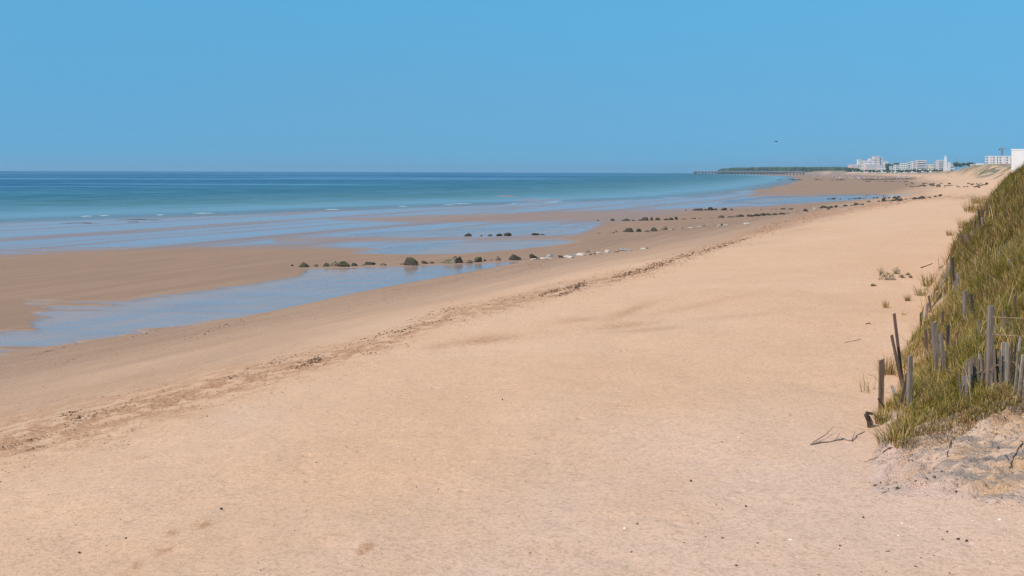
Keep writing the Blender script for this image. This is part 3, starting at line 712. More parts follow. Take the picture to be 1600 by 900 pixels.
def groyne(rocks, where, group, share=False):
    rocks = sorted(rocks, key=lambda r: r[0])
    for i, (px, py, w, h, m) in enumerate(rocks):
        g = ground_at(px, py); k = g.y/F
        W_, H_ = w*k*(1.25 if w < 10 else 1.08), h*k*(.72 if m in ('white', 'grey') else 1); D_ = max(min(W_*.8, 2.2), H_*.6)
        shape = 'slab' if h < w*.33 else ('boulder' if w > 13 else 'rock')
        sub = 2 if w > 6 else 1
        me = rock_mesh('groyne_rock', W_, D_, H_, i*13+int(px), sub, MR[m])
        o = bpy.data.objects.new('groyne_rock', me); COL.objects.link(o); o.location = (g.x, g.y+D_*.25, g.z-.02); o.rotation_euler = (0, 0, random.uniform(-.25, .25))
        if share: tag(o, share, 'rock', group)
        else: tag(o, f'{ADJ[m]} {shape}, {ORD[i]} from the sea end of {where}', 'rock', group)
G1 = [(455, 415.5, 9, 3, 'dark'), (474, 417.5, 17, 8, 'green'), (492, 416.5, 15, 4, 'brown'), (509, 416.5, 10, 6, 'dark'), (523, 416, 14, 8, 'tan'), (538, 416.5, 18, 8.5, 'green'), (554, 415.5, 11, 5, 'dark'), (566, 415, 8, 2, 'brown'), (578, 414, 16, 5, 'dark'), (599, 415, 11, 4, 'brown'),
      (629, 413.5, 10, 3, 'brown'), (641, 414.5, 22, 12, 'green'), (664, 412, 12, 5, 'dark'), (676, 411.5, 8, 3, 'dark'), (690, 411, 9, 3, 'tan'), (703, 411.5, 19, 8, 'tan'), (717, 411, 13, 9, 'dark'), (711, 402.5, 5, 2.2, 'dark'), (718, 402.5, 4, 2.4, 'dark'), (731, 411, 13, 5, 'brown'), (748, 409.5, 15, 8, 'green'), (758, 408, 6, 4, 'dark'),
      (768, 407, 7, 2, 'brown'), (779, 407, 12, 7, 'brown'), (786, 406.5, 8, 3, 'grey'), (803, 406.5, 21, 9, 'green'), (833, 404, 12, 8, 'dark'), (835, 405.5, 14, 3, 'white'), (842, 405.5, 6, 3, 'brown'), (854, 405, 18, 4, 'white'), (861, 401.5, 13, 6.5, 'grey'), (860, 404.5, 4, 2.5, 'dark'), (876, 402.5, 6, 4, 'dark'),
      (887, 402.5, 20, 4.5, 'white'), (891, 399, 16, 3.5, 'grey'), (907, 399, 15, 5.5, 'white'), (919, 394.5, 10, 3.5, 'brown'), (923, 398.5, 5, 2.5, 'dark'), (929, 397.5, 4, 2.5, 'dark'), (936, 397, 12, 5.5, 'white'), (948, 394.5, 9, 6, 'white'), (953, 392, 5, 3, 'grey'), (963, 394, 8, 2, 'tan'), (980, 392, 24, 5, 'grey'), (1004, 389.5, 10, 3.5, 'white'), (1012, 388.5, 5, 2, 'tan')]
groyne(G1, "the pool groyne", 'rocks of the groyne across the tide pool')
groyne([(731, 368.5, 11, 4, 'dark'), (753, 368.5, 4, 1.6, 'dark'), (765, 368.5, 7, 2.5, 'dark'), (779, 368.5, 9, 3.5, 'dark'), (792, 368.5, 13, 5, 'dark'), (836, 367.3, 14, 3.3, 'dark'), (847, 367, 7, 1.8, 'dark')], "the thin pool row", 'rocks standing in the narrow pool')
groyne([(936, 365, 5, 2, 'brown'), (957, 364.3, 7, 2.2, 'brown'), (963, 362.5, 5, 2.5, 'brown'), (976, 362.5, 8, 4.5, 'brown'), (985, 362.7, 15, 8, 'dark'), (999, 362.2, 8, 5, 'dark'), (1012, 362.3, 9, 3, 'brown'), (1021, 361.5, 9, 6.5, 'dark'), (1027, 361, 6, 3, 'brown'), (1037, 359.5, 9, 6.5, 'brown'), (1050, 358.8, 10, 2.4, 'grey'), (1065, 357.4, 7, 2.2, 'tan'), (1078, 356, 8, 1.8, 'white'),
        (1093, 354.7, 12, 3, 'grey'), (1100, 353.5, 4, 2.4, 'brown'), (1123, 353.5, 9, 4, 'white'), (1128, 352.5, 4, 3, 'dark'), (1134, 351.8, 9, 1.6, 'white'), (1167, 350.3, 11, 3.4, 'white')], "the white-ended groyne", 'rocks of the groyne ending in white stones')
groyne([(934, 345, 3.5, 1.8, 'dark'), (958, 345, 6.5, 3.5, 'dark'), (973, 345, 6, 2, 'dark'), (980, 345, 8, 4, 'dark'), (990, 344.8, 6, 2, 'dark'), (1000, 344.7, 7, 2.4, 'dark'), (1009, 344.7, 9, 5, 'dark'), (1018, 344.5, 8, 5.5, 'dark'), (1028, 344, 7, 4, 'dark'), (1041, 344, 6, 2.8, 'dark'), (1049, 343.8, 7, 4, 'dark'), (1056, 343.3, 5.5, 5, 'dark'), (1067, 343, 11, 2, 'brown'),
        (1085, 342, 9, 1.8, 'brown'), (1095, 341.8, 6, 1.6, 'brown'), (1111, 341, 4, 1.4, 'brown'), (1126, 340.6, 9, 4, 'dark'), (1141, 339.8, 8, 2, 'dark'), (1150, 339.3, 8, 3.4, 'brown'), (1158, 338.8, 8, 4, 'dark'), (1172, 338.5, 10, 3.6, 'dark'), (1182, 337.8, 10, 4, 'dark'), (1191, 337, 9, 4.5, 'dark'), (1200, 336.4, 9, 3, 'dark'), (1210, 335.8, 9, 2.8, 'dark'), (1222, 335, 9, 2.8, 'dark'), (1231, 334, 6, 2, 'brown')], "the groyne reaching dry sand", 'rocks of the groyne running up to dry sand')
groyne([(1072, 329, 4, 1.3, 'dark'), (1087, 328.8, 9, 3, 'dark'), (1095, 329, 7, 3.6, 'dark'), (1103, 328.7, 8, 2.6, 'dark'), (1111, 328.6, 8, 5, 'dark'), (1117, 328.3, 7, 3, 'dark'), (1131, 328.6, 8, 4, 'dark'), (1143, 328.4, 5, 3.4, 'dark'), (1166, 328.8, 4, 1.4, 'brown'), (1176, 328.6, 3, 1.4, 'brown'), (1190, 328, 4, 1.8, 'brown'), (1206, 328, 4, 1.6, 'brown'), (1212, 327.6, 4, 1.6, 'brown')], "the isolated black row", 'black rocks in the row beyond the bar')
groyne([(1225, 327.2, 8, 2.2, 'dark'), (1237, 327.3, 8, 1.8, 'dark'), (1259, 330.3, 8, 4.5, 'dark'), (1248, 332, 6, 1.8, 'brown'), (1273, 327, 6, 5, 'grey'), (1282, 325.5, 5, 2.8, 'dark'), (1289, 325, 9, 4, 'dark'), (1295, 327.3, 6, 3, 'dark'), (1299, 325, 8, 3.4, 'dark'), (1307, 324.3, 7, 4, 'dark'), (1314, 324.5, 6, 4, 'grey'), (1322, 322.6, 8, 3.2, 'dark'), (1332, 321.5, 5, 2, 'brown'), (1339, 321, 7, 4.5, 'dark'), (1344, 320.5, 7, 2.8, 'brown'), (1350, 320.2, 5, 3, 'dark'), (1356, 315.8, 4, 2, 'brown'), (1361, 315.5, 6, 3, 'dark'), (1373, 315.7, 5, 3, 'brown'), (1382, 314.7, 8, 5.5, 'dark'), (1390, 314.6, 7, 2.6, 'brown'), (1396, 314.3, 7, 3, 'dark'), (1402, 313.3, 7, 4.5, 'dark'), (1408, 313.7, 8, 4, 'dark'), (1420, 311.5, 9, 2.2, 'grey'), (1428, 311.5, 6, 3.4, 'dark'), (1434, 311, 6, 2.8, 'dark'), (1441, 310.8, 9, 5, 'dark'), (1453, 309.3, 4, 2.4, 'dark'), (1462, 307.8, 4, 2.4, 'dark'), (1469, 306.5, 6, 3.4, 'dark')], "the groyne below the walkers", 'rocks of the far groyne by the walkers')
groyne([(1296, 311.3, 6, 1.8, 'dark'), (1302, 311.3, 6, 2.6, 'dark'), (1313, 311.3, 3, 1.4, 'dark'), (1328, 311.2, 5, 1.4, 'dark'), (1336, 310.9, 6, 1.5, 'dark'), (1343, 310.5, 5, 2, 'dark'), (1349, 310.3, 4, 1.6, 'dark'), (1365, 310, 5, 2.2, 'dark'), (1371, 309.9, 5, 2.4, 'dark'), (1384, 309.9, 5, 2, 'dark'), (1391, 309.8, 5, 2, 'dark'), (1400, 309.6, 7, 3, 'dark'), (1406, 309, 6, 3.6, 'dark')], "the walkers' low row", 'low rocks in water by the walkers')
r_ = random.Random(4)
FARROWS = [([(r_.uniform(1415, 1540), yy+r_.gauss(0, .35), r_.uniform(3, 8), r_.uniform(1.0, 2.2), r_.choice(['dark', 'dark', 'brown'])) for k in range(12)], nm) for yy, nm in ((287.3, 'upper'), (289, 'second'), (290.7, 'third'), (292.6, 'lowest'))]
for rw, nm in FARROWS: groyne(rw, f"the {nm} reef row under far dunes", 'low dark rocks of the distant reefs')
groyne([(1340+q*90, 281.2-q*1.6+r_.gauss(0, .25), r_.uniform(3, 7), r_.uniform(.8, 1.5), 'dark') for q in [r_.random() for k in range(26)]], "the reef before the town", 'low dark rocks of the distant reefs')
groyne([(1350+q*70, 283.5+r_.gauss(0, .3), r_.uniform(3, 7), r_.uniform(.8, 1.4), 'brown') for q in [r_.random() for k in range(16)]], "the brown reef before the town", 'low dark rocks of the distant reefs')
groyne([(1160+q*170, 281.4-.5*q+r_.gauss(0, .4), r_.uniform(4, 10), r_.uniform(.5, 1.0), 'dark') for q in [r_.random() for k in range(20)]], "the reef below the pier", 'low dark rocks of the distant reefs')
groyne([(1543, 288, 5, 3.4, 'dark')], "the dune edge", 'low dark rocks of the distant reefs', share='dark lone block at the foot of the near grassy dune edge')
# thin dark seaweed bars lying in the wet sand near the sea's edge
def bar(px0, px1, py, thick, label):
    a = ground_at(px0, py); b = ground_at(px1, py-(px1-px0)*.008); bm = bmesh.new(); n = 16; rows = []
    for i in range(n+1):
        k = i/n; p = a.lerp(b, k); w = max(thick*a.y/F*5*math.sin(math.pi*min(max(k, .02), .98))**.7*random.uniform(.6, 1.2), .2); z = g1(p.x, p.y)
        tp = math.sin(math.pi*k)**.8*(.3+.7*abs(math.sin(k*7+px0))); rows.append([bm.verts.new((p.x, p.y+dy*w+2.2*math.sin(k*5), z+dz*tp-.01)) for dy, dz in ((-.5, -.02), (-.2, .11), (.2, .13), (.5, -.02))])
    for i in range(n):
        for k in range(3): bm.faces.new((rows[i][k], rows[i+1][k], rows[i+1][k+1], rows[i][k+1]))
    tag(bm_obj('rock_ledge', bm, MR['dark'], smooth=True), label, 'rock ledge', 'flat ledges at the edge of the sea')
bar(178, 265, 344, .9, 'long dark ledge at the sea edge under the small breakers'); bar(196, 226, 347.4, .6, 'short dark ledge just landward of the long one'); bar(92, 168, 349.4, .5, 'thin dark ledge toward the open sea from the long one')

# ------------------------------------------------------------------ wrack, shells and pebbles
def shards(pts, size, cols, flatk=.35, name='x', mat=M_BITS):
    """pts (n,3); irregular little six-vertex chunks"""
    n = len(pts); base = np.array([(1, 0, 0), (-.5, .87, 0), (-.5, -.87, 0), (.15, .1, 1), (.2, -.1, -1)], float)
    V = base[None]*(1+rng.uniform(-.45, .45, (n, 5, 3)))
    a = rng.uniform(0, 2*np.pi, n); c, s = np.cos(a)[:, None], np.sin(a)[:, None]
    sx = size*rng.uniform(.6, 1.7, n); sy = size*rng.uniform(.4, .9, n); sz = size*flatk*rng.uniform(.5, 1.3, n)
    X = V[:, :, 0]*sx[:, None]; Y = V[:, :, 1]*sy[:, None]; Zz = V[:, :, 2]*sz[:, None]
    P = np.stack([X*c-Y*s, X*s+Y*c, Zz], -1)+pts[:, None, :]
    f = np.array([(0, 1, 3), (1, 2, 3), (2, 0, 3), (1, 0, 4), (2, 1, 4), (0, 2, 4)]); b = (np.arange(n)*5)[:, None, None]
    return mesh_np(name, P.reshape(-1, 3), [(f[None]+b).reshape(-1, 3)], mat, {'col': np.repeat(cols, 5, 0)})
def on_ground(px, py):
    """vectorised back-projection for the open beach"""
    u, v = ray(px, py); d = np.full(px.shape, 30.0); z = np.full(px.shape, 4.0)
    for k in range(14):
        d = .5*d+.5*np.clip((CAMZ-z)/np.maximum(v, 1e-4), 5, 2000); z = beach_z(u*d, d)
    return np.stack([u*d, d, z], -1)
def wrack():
    P, S, C = [], [], []
    def add(px, py, size_px, cols):
        p = on_ground(px, py); k = p[:, 1]/F; P.append(p+[0, 0, .004]); S.append(size_px*k); C.append(cols)
    n = 9500; q = rng.random(n)**1.15; px = -20+q*1470
    wr = np.interp(px, [0, 240, 480, 560, 700, 860, 900, 1000, 1150, 1250, 1440], [688, 630, 566, 548, 496, 456, 446, 424, 374, 341, 308])
    wd = np.interp(px, [0, 300, 500, 900, 1440], [30, 22, 11, 7, 2.2])
    cl = vnoise(px*.06, px*0, 201); py = wr+rng.normal(0, 1, n)*wd+np.where(rng.random(n) < .45, wd*1.3, -wd*.3)
    keep = rng.random(n) < .25+.75*sstep(.4, .75, vnoise(px*.035, py*.12, 203)); px, py = px[keep], py[keep]; n = len(px)
    col = np.where((rng.random(n) < .55)[:, None], [.17, .075, .038], [.40, .20, .10])*(.6+.8*rng.random(n))[:, None]
    add(px, py, rng.uniform(.4, 1.5, n), col)
    # dense clots
    for (cx, cy, a, b, m) in [(492, 563, 16, 6, 170), (470, 570, 22, 4, 100), (865, 455, 26, 3, 150), (903, 447, 16, 5, 190), (885, 458, 22, 2.5, 110), (1025, 415, 34, 6, 190), (985, 426, 28, 4, 150), (1075, 398, 40, 6, 170), (1120, 385, 34, 5, 150), (1150, 377, 26, 3, 80), (1200, 352, 40, 4, 60),
                              (430, 565, 40, 5, 90), (360, 590, 40, 5, 50), (110, 645, 24, 3, 60), (125, 651, 10, 3, 40), (40, 690, 60, 4, 120), (55, 700, 20, 2, 40), (180, 640, 90, 8, 120), (340, 512, 90, 3, 60), (250, 515, 60, 2, 20), (690, 486, 50, 4, 90), (620, 517, 60, 6, 120), (80, 548, 30, 2, 30), (105, 563, 18, 2, 16)]:
        x = cx+rng.normal(0, .5, m)*a; y = cy+rng.normal(0, .5, m)*b-(x-cx)*.27
        col = np.where((rng.random(m) < .7)[:, None], [.055, .032, .022], [.22, .11, .06])*(.6+.8*rng.random(m))[:, None]
        add(x, y, rng.uniform(.6, 2.0, m), col)
    o = shards(np.concatenate(P), np.concatenate(S), np.concatenate(C), .4, 'seaweed_wrack'); tag(o, kind='stuff')
wrack()
def pebbles():
    n = 4200; px = rng.uniform(-10, 1610, n); py = 560+340*rng.random(n)**.7
    edge = 700-px*.19; k = (py > edge-110) & ~((px > 1340) & (py < 760)); px, py = px[k], py[k]
    k = rng.random(len(px)) < (.12+.5*sstep(.45, .7, fbm(px*.006, py*.012, 3, 211))+.45*sstep(1150, 1500, px)*sstep(720, 800, py)); px, py = px[k], py[k]; n = len(px)
    p = on_ground(px, py)
    r = rng.random(n)
    col = np.where((r < .25)[:, None], [.06, .045, .035], np.where((r < .55)[:, None], [.26, .16, .10], np.where((r < .8)[:, None], [.40, .29, .21], [.75, .68, .60])))
    o = shards(p+[0, 0, .003], rng.uniform(.005, .017, n)*np.where(rng.random(n) < .06, 1.7, 1), col, .55, 'shell_and_pebble_scatter'); tag(o, kind='stuff')
    # gravel fringe at the pool's edge
    n = 6500; px = rng.uniform(-10, 860, n); py = np.interp(px, [0, 100, 200, 300, 400, 500, 600, 680, 740, 800, 860], [560, 546, 530, 513, 495, 474, 453, 438, 427, 416, 405])+np.abs(rng.normal(0, 1, n))*np.interp(px, [0, 860], [26, 9])+1
    p = on_ground(px, py); r = rng.random(n)
    col = np.where((r < .5)[:, None], [.12, .075, .05], np.where((r < .88)[:, None], [.26, .16, .10], [.45, .36, .28]))*(.7+.6*rng.random(n))[:, None]
    o = shards(p, rng.uniform(.35, .95, n)*p[:, 1]/F, col, .5, 'gravel_fringe'); tag(o, kind='stuff')
    # clods and roots fallen from the eroded bank
    n = 3000; s = rng.uniform(20.0, 24.4, n); w_ = rng.uniform(0, 5.0, n); t = 1.5-w_; z, w, nose = dune_h(s, t); x, y = xy(s, t)
    k = (rng.random(n) < sstep(.35, .65, fbm(s*2, t*2, 3, 221))) & (w > .25); x, y, z = x[k], y[k], z[k]; n = len(x)
    r = rng.random(n); col = np.where((r < .35)[:, None], [.30, .235, .19], np.where((r < .8)[:, None], [.52, .33, .20], [.11, .08, .055]))*(.7+.5*rng.random(n))[:, None]
    o = shards(np.stack([x, y, z+.005], -1), rng.uniform(.008, .030, n)*np.where(rng.random(n) < .1, 1.8, 1), col, .7, 'bank_clods'); tag(o, kind='stuff')
pebbles()
M_STONE = plain('dark_pebble', (.05, .042, .038), .8, var=.25, sc=30)
STONES = [(346, 796, 5, 3.4, 'small black pebble beside a brown scuffed hollow in sand'), (1497, 843, 6, 3, 'seaward dark pebble of the close pair in the sand'), (1510, 846, 6, 3.2, 'landward dark pebble of the close pair in the sand'), (1166, 791.5, 4, 2.6, 'dark pebble alone at the middle of the pale sand'), (1080, 752, 5, 2.6, 'oval dark pebble above the middle of the pale sand'), (996, 819, 3.6, 2.4, 'round dark pebble between two larger lone ones'),
          (1349, 809, 4.4, 2.4, 'brown pebble seaward of the close dark pair'), (1368, 759, 7, 2.4, 'flat brown shell fragment just below the eroded bank'), (1313, 853, 5, 2.4, 'tilted brown fragment at the bottom of the sand'), (1151, 884, 5, 2.4, 'dark pebble at the very bottom of the sand'), (1103, 839, 3.6, 2.2, 'tiny dark pebble low on pale sand'), (323.5, 651, 3.4, 2, 'black pebble at the rim of the grey shelly patch'), (785, 625, 3.6, 2.6, 'black pebble alone on wide clean sand'), (640, 796, 3.4, 2.2, 'black pebble beyond the brown footprint'), (987, 863, 3.4, 2.2, 'dark pebble low beneath the round one'), (1473, 843, 3, 2, 'smallest dark pebble seaward of the close pair')]
for i, (px, py, w, h, lab) in enumerate(STONES):
    g = ground_at(px, py); k = g.y/F; me = rock_mesh('pebble', w*k, w*k*.8, h*k*1.1, 300+i, 2, M_STONE); o = bpy.data.objects.new('pebble', me); COL.objects.link(o); o.location = (g.x, g.y, g.z-.004)
    tag(o, lab, 'pebble', 'dark pebbles on the sand')

# ------------------------------------------------------------------ posts, pickets and driftwood
def post_mesh(length, w, d, seed, name='wooden_post', mat=W_GREY, rough=.10, sides=4, rise=.0, taper=.95):
    """upright weathered timber, base at origin, sunk .35 m"""
    r = random.Random(seed); bm = bmesh.new(); rows = []; nz = 7
    prof = [(-.5, -.5), (0, -.53), (.5, -.5), (.53, 0), (.5, .5), (0, .53), (-.5, .5), (-.53, 0)] if sides == 4 else [(.5*math.cos(k*2*math.pi/10), .5*math.sin(k*2*math.pi/10)) for k in range(10)]
    off = [r.uniform(-rough, rough) for _ in prof]
    for i in range(nz+1):
        q = i/nz; z = -.35+(length+.35)*q; tp = 1-(1-taper)*q; bx = r.gauss(0, .012)*w*2; by = r.gauss(0, .012)
        row = []
        for k, (a, b) in enumerate(prof):
            kk = 1+off[k]+r.uniform(-rough, rough)*.4
            zz = z+(rise*a*w+r.uniform(-.5, .5)*rough*w*1.5 if i == nz else 0)
            row.append(bm.verts.new((a*w*tp*kk+bx, b*d*tp*kk, zz)))
        rows.append(row)
    m = len(prof)
    for i in range(nz):
        for k in range(m): bm.faces.new((rows[i][k], rows[i][(k+1) % m], rows[i+1][(k+1) % m], rows[i+1][k]))
    bm.faces.new(rows[0][::-1]); bm.faces.new(rows[-1])
    return bm
def place(o, base, top, yaw=0):
    o.location = base; d = (top-base).normalized(); o.rotation_mode = 'QUATERNION'; o.rotation_quaternion = Vector((0, 0, 1)).rotation_difference(d) @ Matrix.Rotation(yaw, 3, 'Z').to_quaternion()
def post(bx, by, tx, ty, w, label, mat=W_GREY, name='wooden_post', cat='post', group='old fence posts along the dune foot', sides=4, dk=.8, yaw=.14, dd=0.0, seed=None, rough=.10, rise=.3, taper=.95):
    b = ground_at(bx, by); t = at_depth(tx, ty, b.y+dd); L_ = (t-b).length
    W_ = .63*w*b.y/F
    bm = post_mesh(L_, W_/(.94 if sides == 4 else 1), W_*dk, seed or int(bx*3+by), name, mat, rough, sides, rise, taper)
    o = bm_obj(name, bm, mat, smooth=False); place(o, b, t, yaw); tag(o, label, cat, group); return o, b, t
post(1376, 640, 1378, 562, 10, 'square brown post standing alone at the sand edge by the stump', W_BROWN)
post(1421, 640, 1422, 556, 11, 'pale grey square post with shaded flank beside a dark board', W_GREY, yaw=.3)
post(1411, 603, 1397, 490, 5.5, 'long thin brown stake tilting over the sand behind a thicker one', W_BROWN, dk=1)
post(1410, 606, 1393, 524, 8, 'thick tilted brown post crossing the thin stake', W_BROWN, sides=10)
post(1406, 642, 1418, 584, 7, 'board darkened for its shade, propped against the pale grey post', W_DARK, name='leaning_board', cat='board', dd=.3, dk=.4)  # dark wood puts the shade on this board into its colour
post(1401, 622, 1394, 603, 8, 'broken pale plank end lying between post and darkened board', W_PALE, name='leaning_board', cat='board', dd=.5, dk=.3)
post(1386, 642, 1372, 622, 5, 'short grey plank crossing the foot of the square brown post', W_GREY, name='leaning_board', cat='board', dd=-.2, dk=.4)
post(1439, 522, 1439, 488, 5, 'thin dark post between the tilted stakes and the capped post', W_DARK)
post(1446, 508, 1449, 474, 7, 'squat grey post behind the thin dark post', W_GREY, sides=10)
post(1455, 488, 1451, 462, 4.5, 'short brown peg under the fallen dark log', W_BROWN)
post(1456, 482, 1478, 448, 6, 'dark fallen log with a burnt end lying up the slope', W_DARK, name='fallen_log', cat='log', sides=10, dd=1.6)
post(1464, 462, 1485, 414, 5, 'slanting pale grey rail resting against the dark fat post', W_GREY, name='fallen_rail', cat='rail', dd=1.5)
post(1489, 452, 1487, 402, 9, 'fat dark post upright at the sand edge beyond the log', W_DARK, sides=10, dk=1)
post(1498, 455, 1497, 427, 8, 'stubby grey post just behind the fat dark one', W_GREY)
post(1466, 590, 1459, 503, 13, 'cracked grey capped post in brown grass, thickest of the fence', W_GREY, rough=.22, taper=.86, seed=77)
post(1478, 590, 1470, 520, 9, 'split grey board leaning on the capped post', W_GREY, name='leaning_board', cat='board', dk=.4, rough=.2)
post(1481, 566, 1481, 508, 6.5, 'slim dark post behind the capped post', W_DARK)
post(1449, 560, 1446, 515, 6, 'thin pinkish brown post in front of the capped one', W_BROWN)
post(1508, 510, 1507, 455, 13, 'wide grey weathered post in the tall grass of the slope', W_GREY, sides=10, rough=.14)
post(1520, 505, 1518, 459, 6.5, 'narrow dark post touching the wide grey slope post', W_DARK)
post(1552, 462, 1550, 431, 6, 'dark slope post with a white bottle top beside it', W_DARK)
post(1560, 436, 1559, 415, 6.5, 'brown slope post near the middle of the grassy face', W_BROWN)
post(1540, 470, 1538, 454, 4.5, 'greenish short peg low in the slope grass', W_GREY)
post(1578, 424, 1577, 405, 7, 'grey stub on the slope above the brown one', W_GREY)
post(1591, 410, 1591, 391, 7, 'weathered post on the slope, last before the grass crest', W_GREY)
post(1599, 396, 1598, 384, 5, 'dark post top peeping from grass high on the slope', W_DARK)
post(1493, 470, 1492, 440, 5, 'thin grey stake standing below the stubby grey post', W_GREY)
post(1474, 520, 1473, 486, 4.5, 'thin brown stake behind the fallen dark log', W_BROWN)
post(1495, 560, 1494, 520, 6, 'short brown stake half hidden by grass beside the slim dark post', W_BROWN)
post(1530, 540, 1529, 500, 6, 'grey stake in tall grass between the wide and the wired posts', W_GREY)
post(1569, 520, 1568, 486, 5, 'thin grey stake behind the fence wire', W_GREY)
post(1585, 500, 1586, 462, 5, 'thin brown stake upslope of the fence wire', W_BROWN)
post(1455, 545, 1454, 512, 5, 'low brown stake close against the thin pinkish post', W_BROWN)
# picket row, half buried, further along
PK = [(1509, 386, 1504, 372, 4, W_BROWN, 'stout brown picket leaning seaward, first of the far picket row'), (1513, 384, 1509, 371, 3.4, W_GREY, 'grey picket second in the far picket row'), (1517, 381, 1514, 368, 3, W_BROWN, 'brown picket third in the far picket row'), (1521, 378, 1519, 365, 3, W_GREY, 'grey picket fourth in the far picket row'),
      (1526, 372, 1524, 351, 2.6, W_DARK, 'dark tall picket fifth in the far picket row'), (1533, 364, 1530, 336, 2.6, W_DARK, 'dark tilted picket below the brown scrub'), (1535, 362, 1534, 345, 2.4, W_PALE, 'white picket beside the dark tilted one'), (1536, 350, 1535, 333, 2.2, W_BROWN, 'thin brown picket above the white one'), (1543, 342, 1542, 322, 2.4, W_BROWN, 'brown picket against bare sand near the crest'), (1529, 369, 1528, 356, 2.4, W_GREY, 'small grey picket sixth in the far picket row')]
for (a, b, c, d, w, m, lab) in PK: post(a, b, c+(c-a)*.3, d-(b-d)*.3, w*1.45, lab, m, name='fence_picket', cat='picket', group='half buried pickets along the dune foot', dk=.5)
# split-paling fence with its tall post and wires
FB = ground_at(1548, 606); fence = empty('paling_fence', FB); tag(fence, 'sagging split-paling fence of grey slats wired round one tall post', 'fence')
def child_post(bx, by, tx, ty, w, mat, name, dk=.35, dd=0, rough=.12, dback=0.0, yaw=.2):
    b = ground_at(bx, by); b = b+Vector((0, dback, 0)); t = at_depth(tx, ty, b.y+dd); W_ = .74*w*b.y/F
    o = bm_obj(name, post_mesh((t-b).length, W_, max(W_*dk, .012), int(bx*7+ty), name, mat, rough), mat, parent=fence)
    place(o, b-FB, t-FB, yaw); return b, t
pb, pt = child_post(1549, 604, 1548, 478, 12.5, W_GREY, 'post', .95, dback=.12, yaw=.2)
SL = [(1501, 628, 1501, 600, 4, W_GREY), (1508, 624, 1507, 570, 4, W_GREY), (1516, 620, 1514, 574, 4, W_PALE), (1522, 612, 1520, 566, 4, W_BROWN), (1529, 610, 1528, 560, 4, W_GREY), (1537, 606, 1536, 562, 4, W_BROWN), (1545, 604, 1544, 556, 4, W_PALE), (1563, 600, 1563, 548, 4, W_GREY), (1576, 606, 1577, 542, 3.5, W_GREY), (1588, 616, 1591, 548, 4, W_GREY), (1595, 630, 1601, 566, 4, W_BROWN), (1498, 622, 1498, 584, 4, W_GREY), (1504, 626, 1505, 585, 5, W_PALE), (1511, 630, 1509, 588, 5.5, W_PALE), (1513, 616, 1512, 562, 5, W_GREY), (1519, 616, 1517, 560, 5, W_GREY), (1525, 608, 1523, 557, 6.5, W_GREY), (1534, 606, 1531, 553, 6.5, W_PALE), (1541, 604, 1540, 550, 5.5, W_GREY), (1555, 602, 1553, 548, 5, W_GREY), (1559, 598, 1556, 545, 4, W_DARK), (1566, 596, 1567, 535, 7, W_PALE), (1573, 596, 1573, 535, 7, W_PALE), (1579, 600, 1581, 533, 4, W_BROWN), (1583, 602, 1587, 536, 3.4, W_DARK), (1585, 616, 1594, 527, 5, W_PALE), (1591, 628, 1599, 554, 6, W_PALE), (1598, 634, 1606, 556, 6, W_GREY), (1606, 640, 1613, 560, 6, W_PALE), (1615, 644, 1618, 566, 6, W_GREY), (1599, 645, 1603, 600, 5, W_GREY)]
lows = []
for (a, b, c, d, w, m) in SL:
    bb, tt = child_post(a, b, c, d, w, m, 'slat', rough=.18); lows.append(bb.lerp(tt, .55))
def wire(pts, r, name='wire', parent=None, org=Vector((0, 0, 0)), sag=.03):
    bm = bmesh.new(); P = []
    for a, b in zip(pts[:-1], pts[1:]):
        for k in range(5):
            q = k/5; p = a.lerp(b, q); P.append(p-org-Vector((0, 0, sag*4*q*(1-q))))
    P.append(pts[-1]-org); tube(bm, P, r, 5); return bm_obj(name, bm, M_WIRE, parent)
lw = sorted(lows, key=lambda p: p.x/p.y)
wire([p+Vector((0, -.02, 0)) for p in lw[1:]], .006, parent=fence, org=FB, sag=.015)
for py in (494, 522):
    q = (604-py)/(604-478); a = pb.lerp(pt, q); wire([a+Vector((0, -.1, 0)), at_depth(1660, py+1.5, a.y)], .008, parent=fence, org=FB, sag=.03)
# loose wire strung between the tilted posts
bmw = bmesh.new(); a = at_depth(1398, 545, ground_at(1410, 604).y-.08); b = at_depth(1376, 600, ground_at(1376, 640).y-.06); c = at_depth(1356, 585, b.y-.4)
tube(bmw, [a, a.lerp(b, .5)+Vector((0, 0, -.12)), b, b.lerp(c, .5)+Vector((0, 0, .06)), c], .004, 5)
tag(bm_obj('loose_wire', bmw, M_WIRE), 'thin rusty wire drooping between the tilted stakes and square post', 'wire')
# bottle top / white scrap on the slope
bm = bmesh.new(); g = at_depth(1554.5, 423, ground_at(1552, 462).y-.1)
# broken stump with split fork
sb = ground_at(1361, 668); st_root = empty('broken_stump', sb); tag(st_root, 'broken dark stump with a splintered top at the tip of the bank', 'stump')
bm = bmesh.new(); k = sb.y/F
tube(bm, [(-.02, 0, -.1), (-.05*1, 0, 10*k), (-.10, -.02, 21*k)], [.05, .036, .05], 8)
bm_obj('trunk', bm, W_DARK, st_root)
bm = bmesh.new(); tube(bm, [(.03, 0, -.1), (.02, .02, 9*k), (-.04, .0, 18*k)], [.035, .026, .018], 7); bm_obj('splinter', bm, W_BROWN, st_root)
bm = bmesh.new(); bbox(bm, (-.09, -.01, 21.5*k), (.13, .085, .045), Matrix.Rotation(.2, 4, 'Y')); bm_obj('cap', bm, W_DARK, st_root)
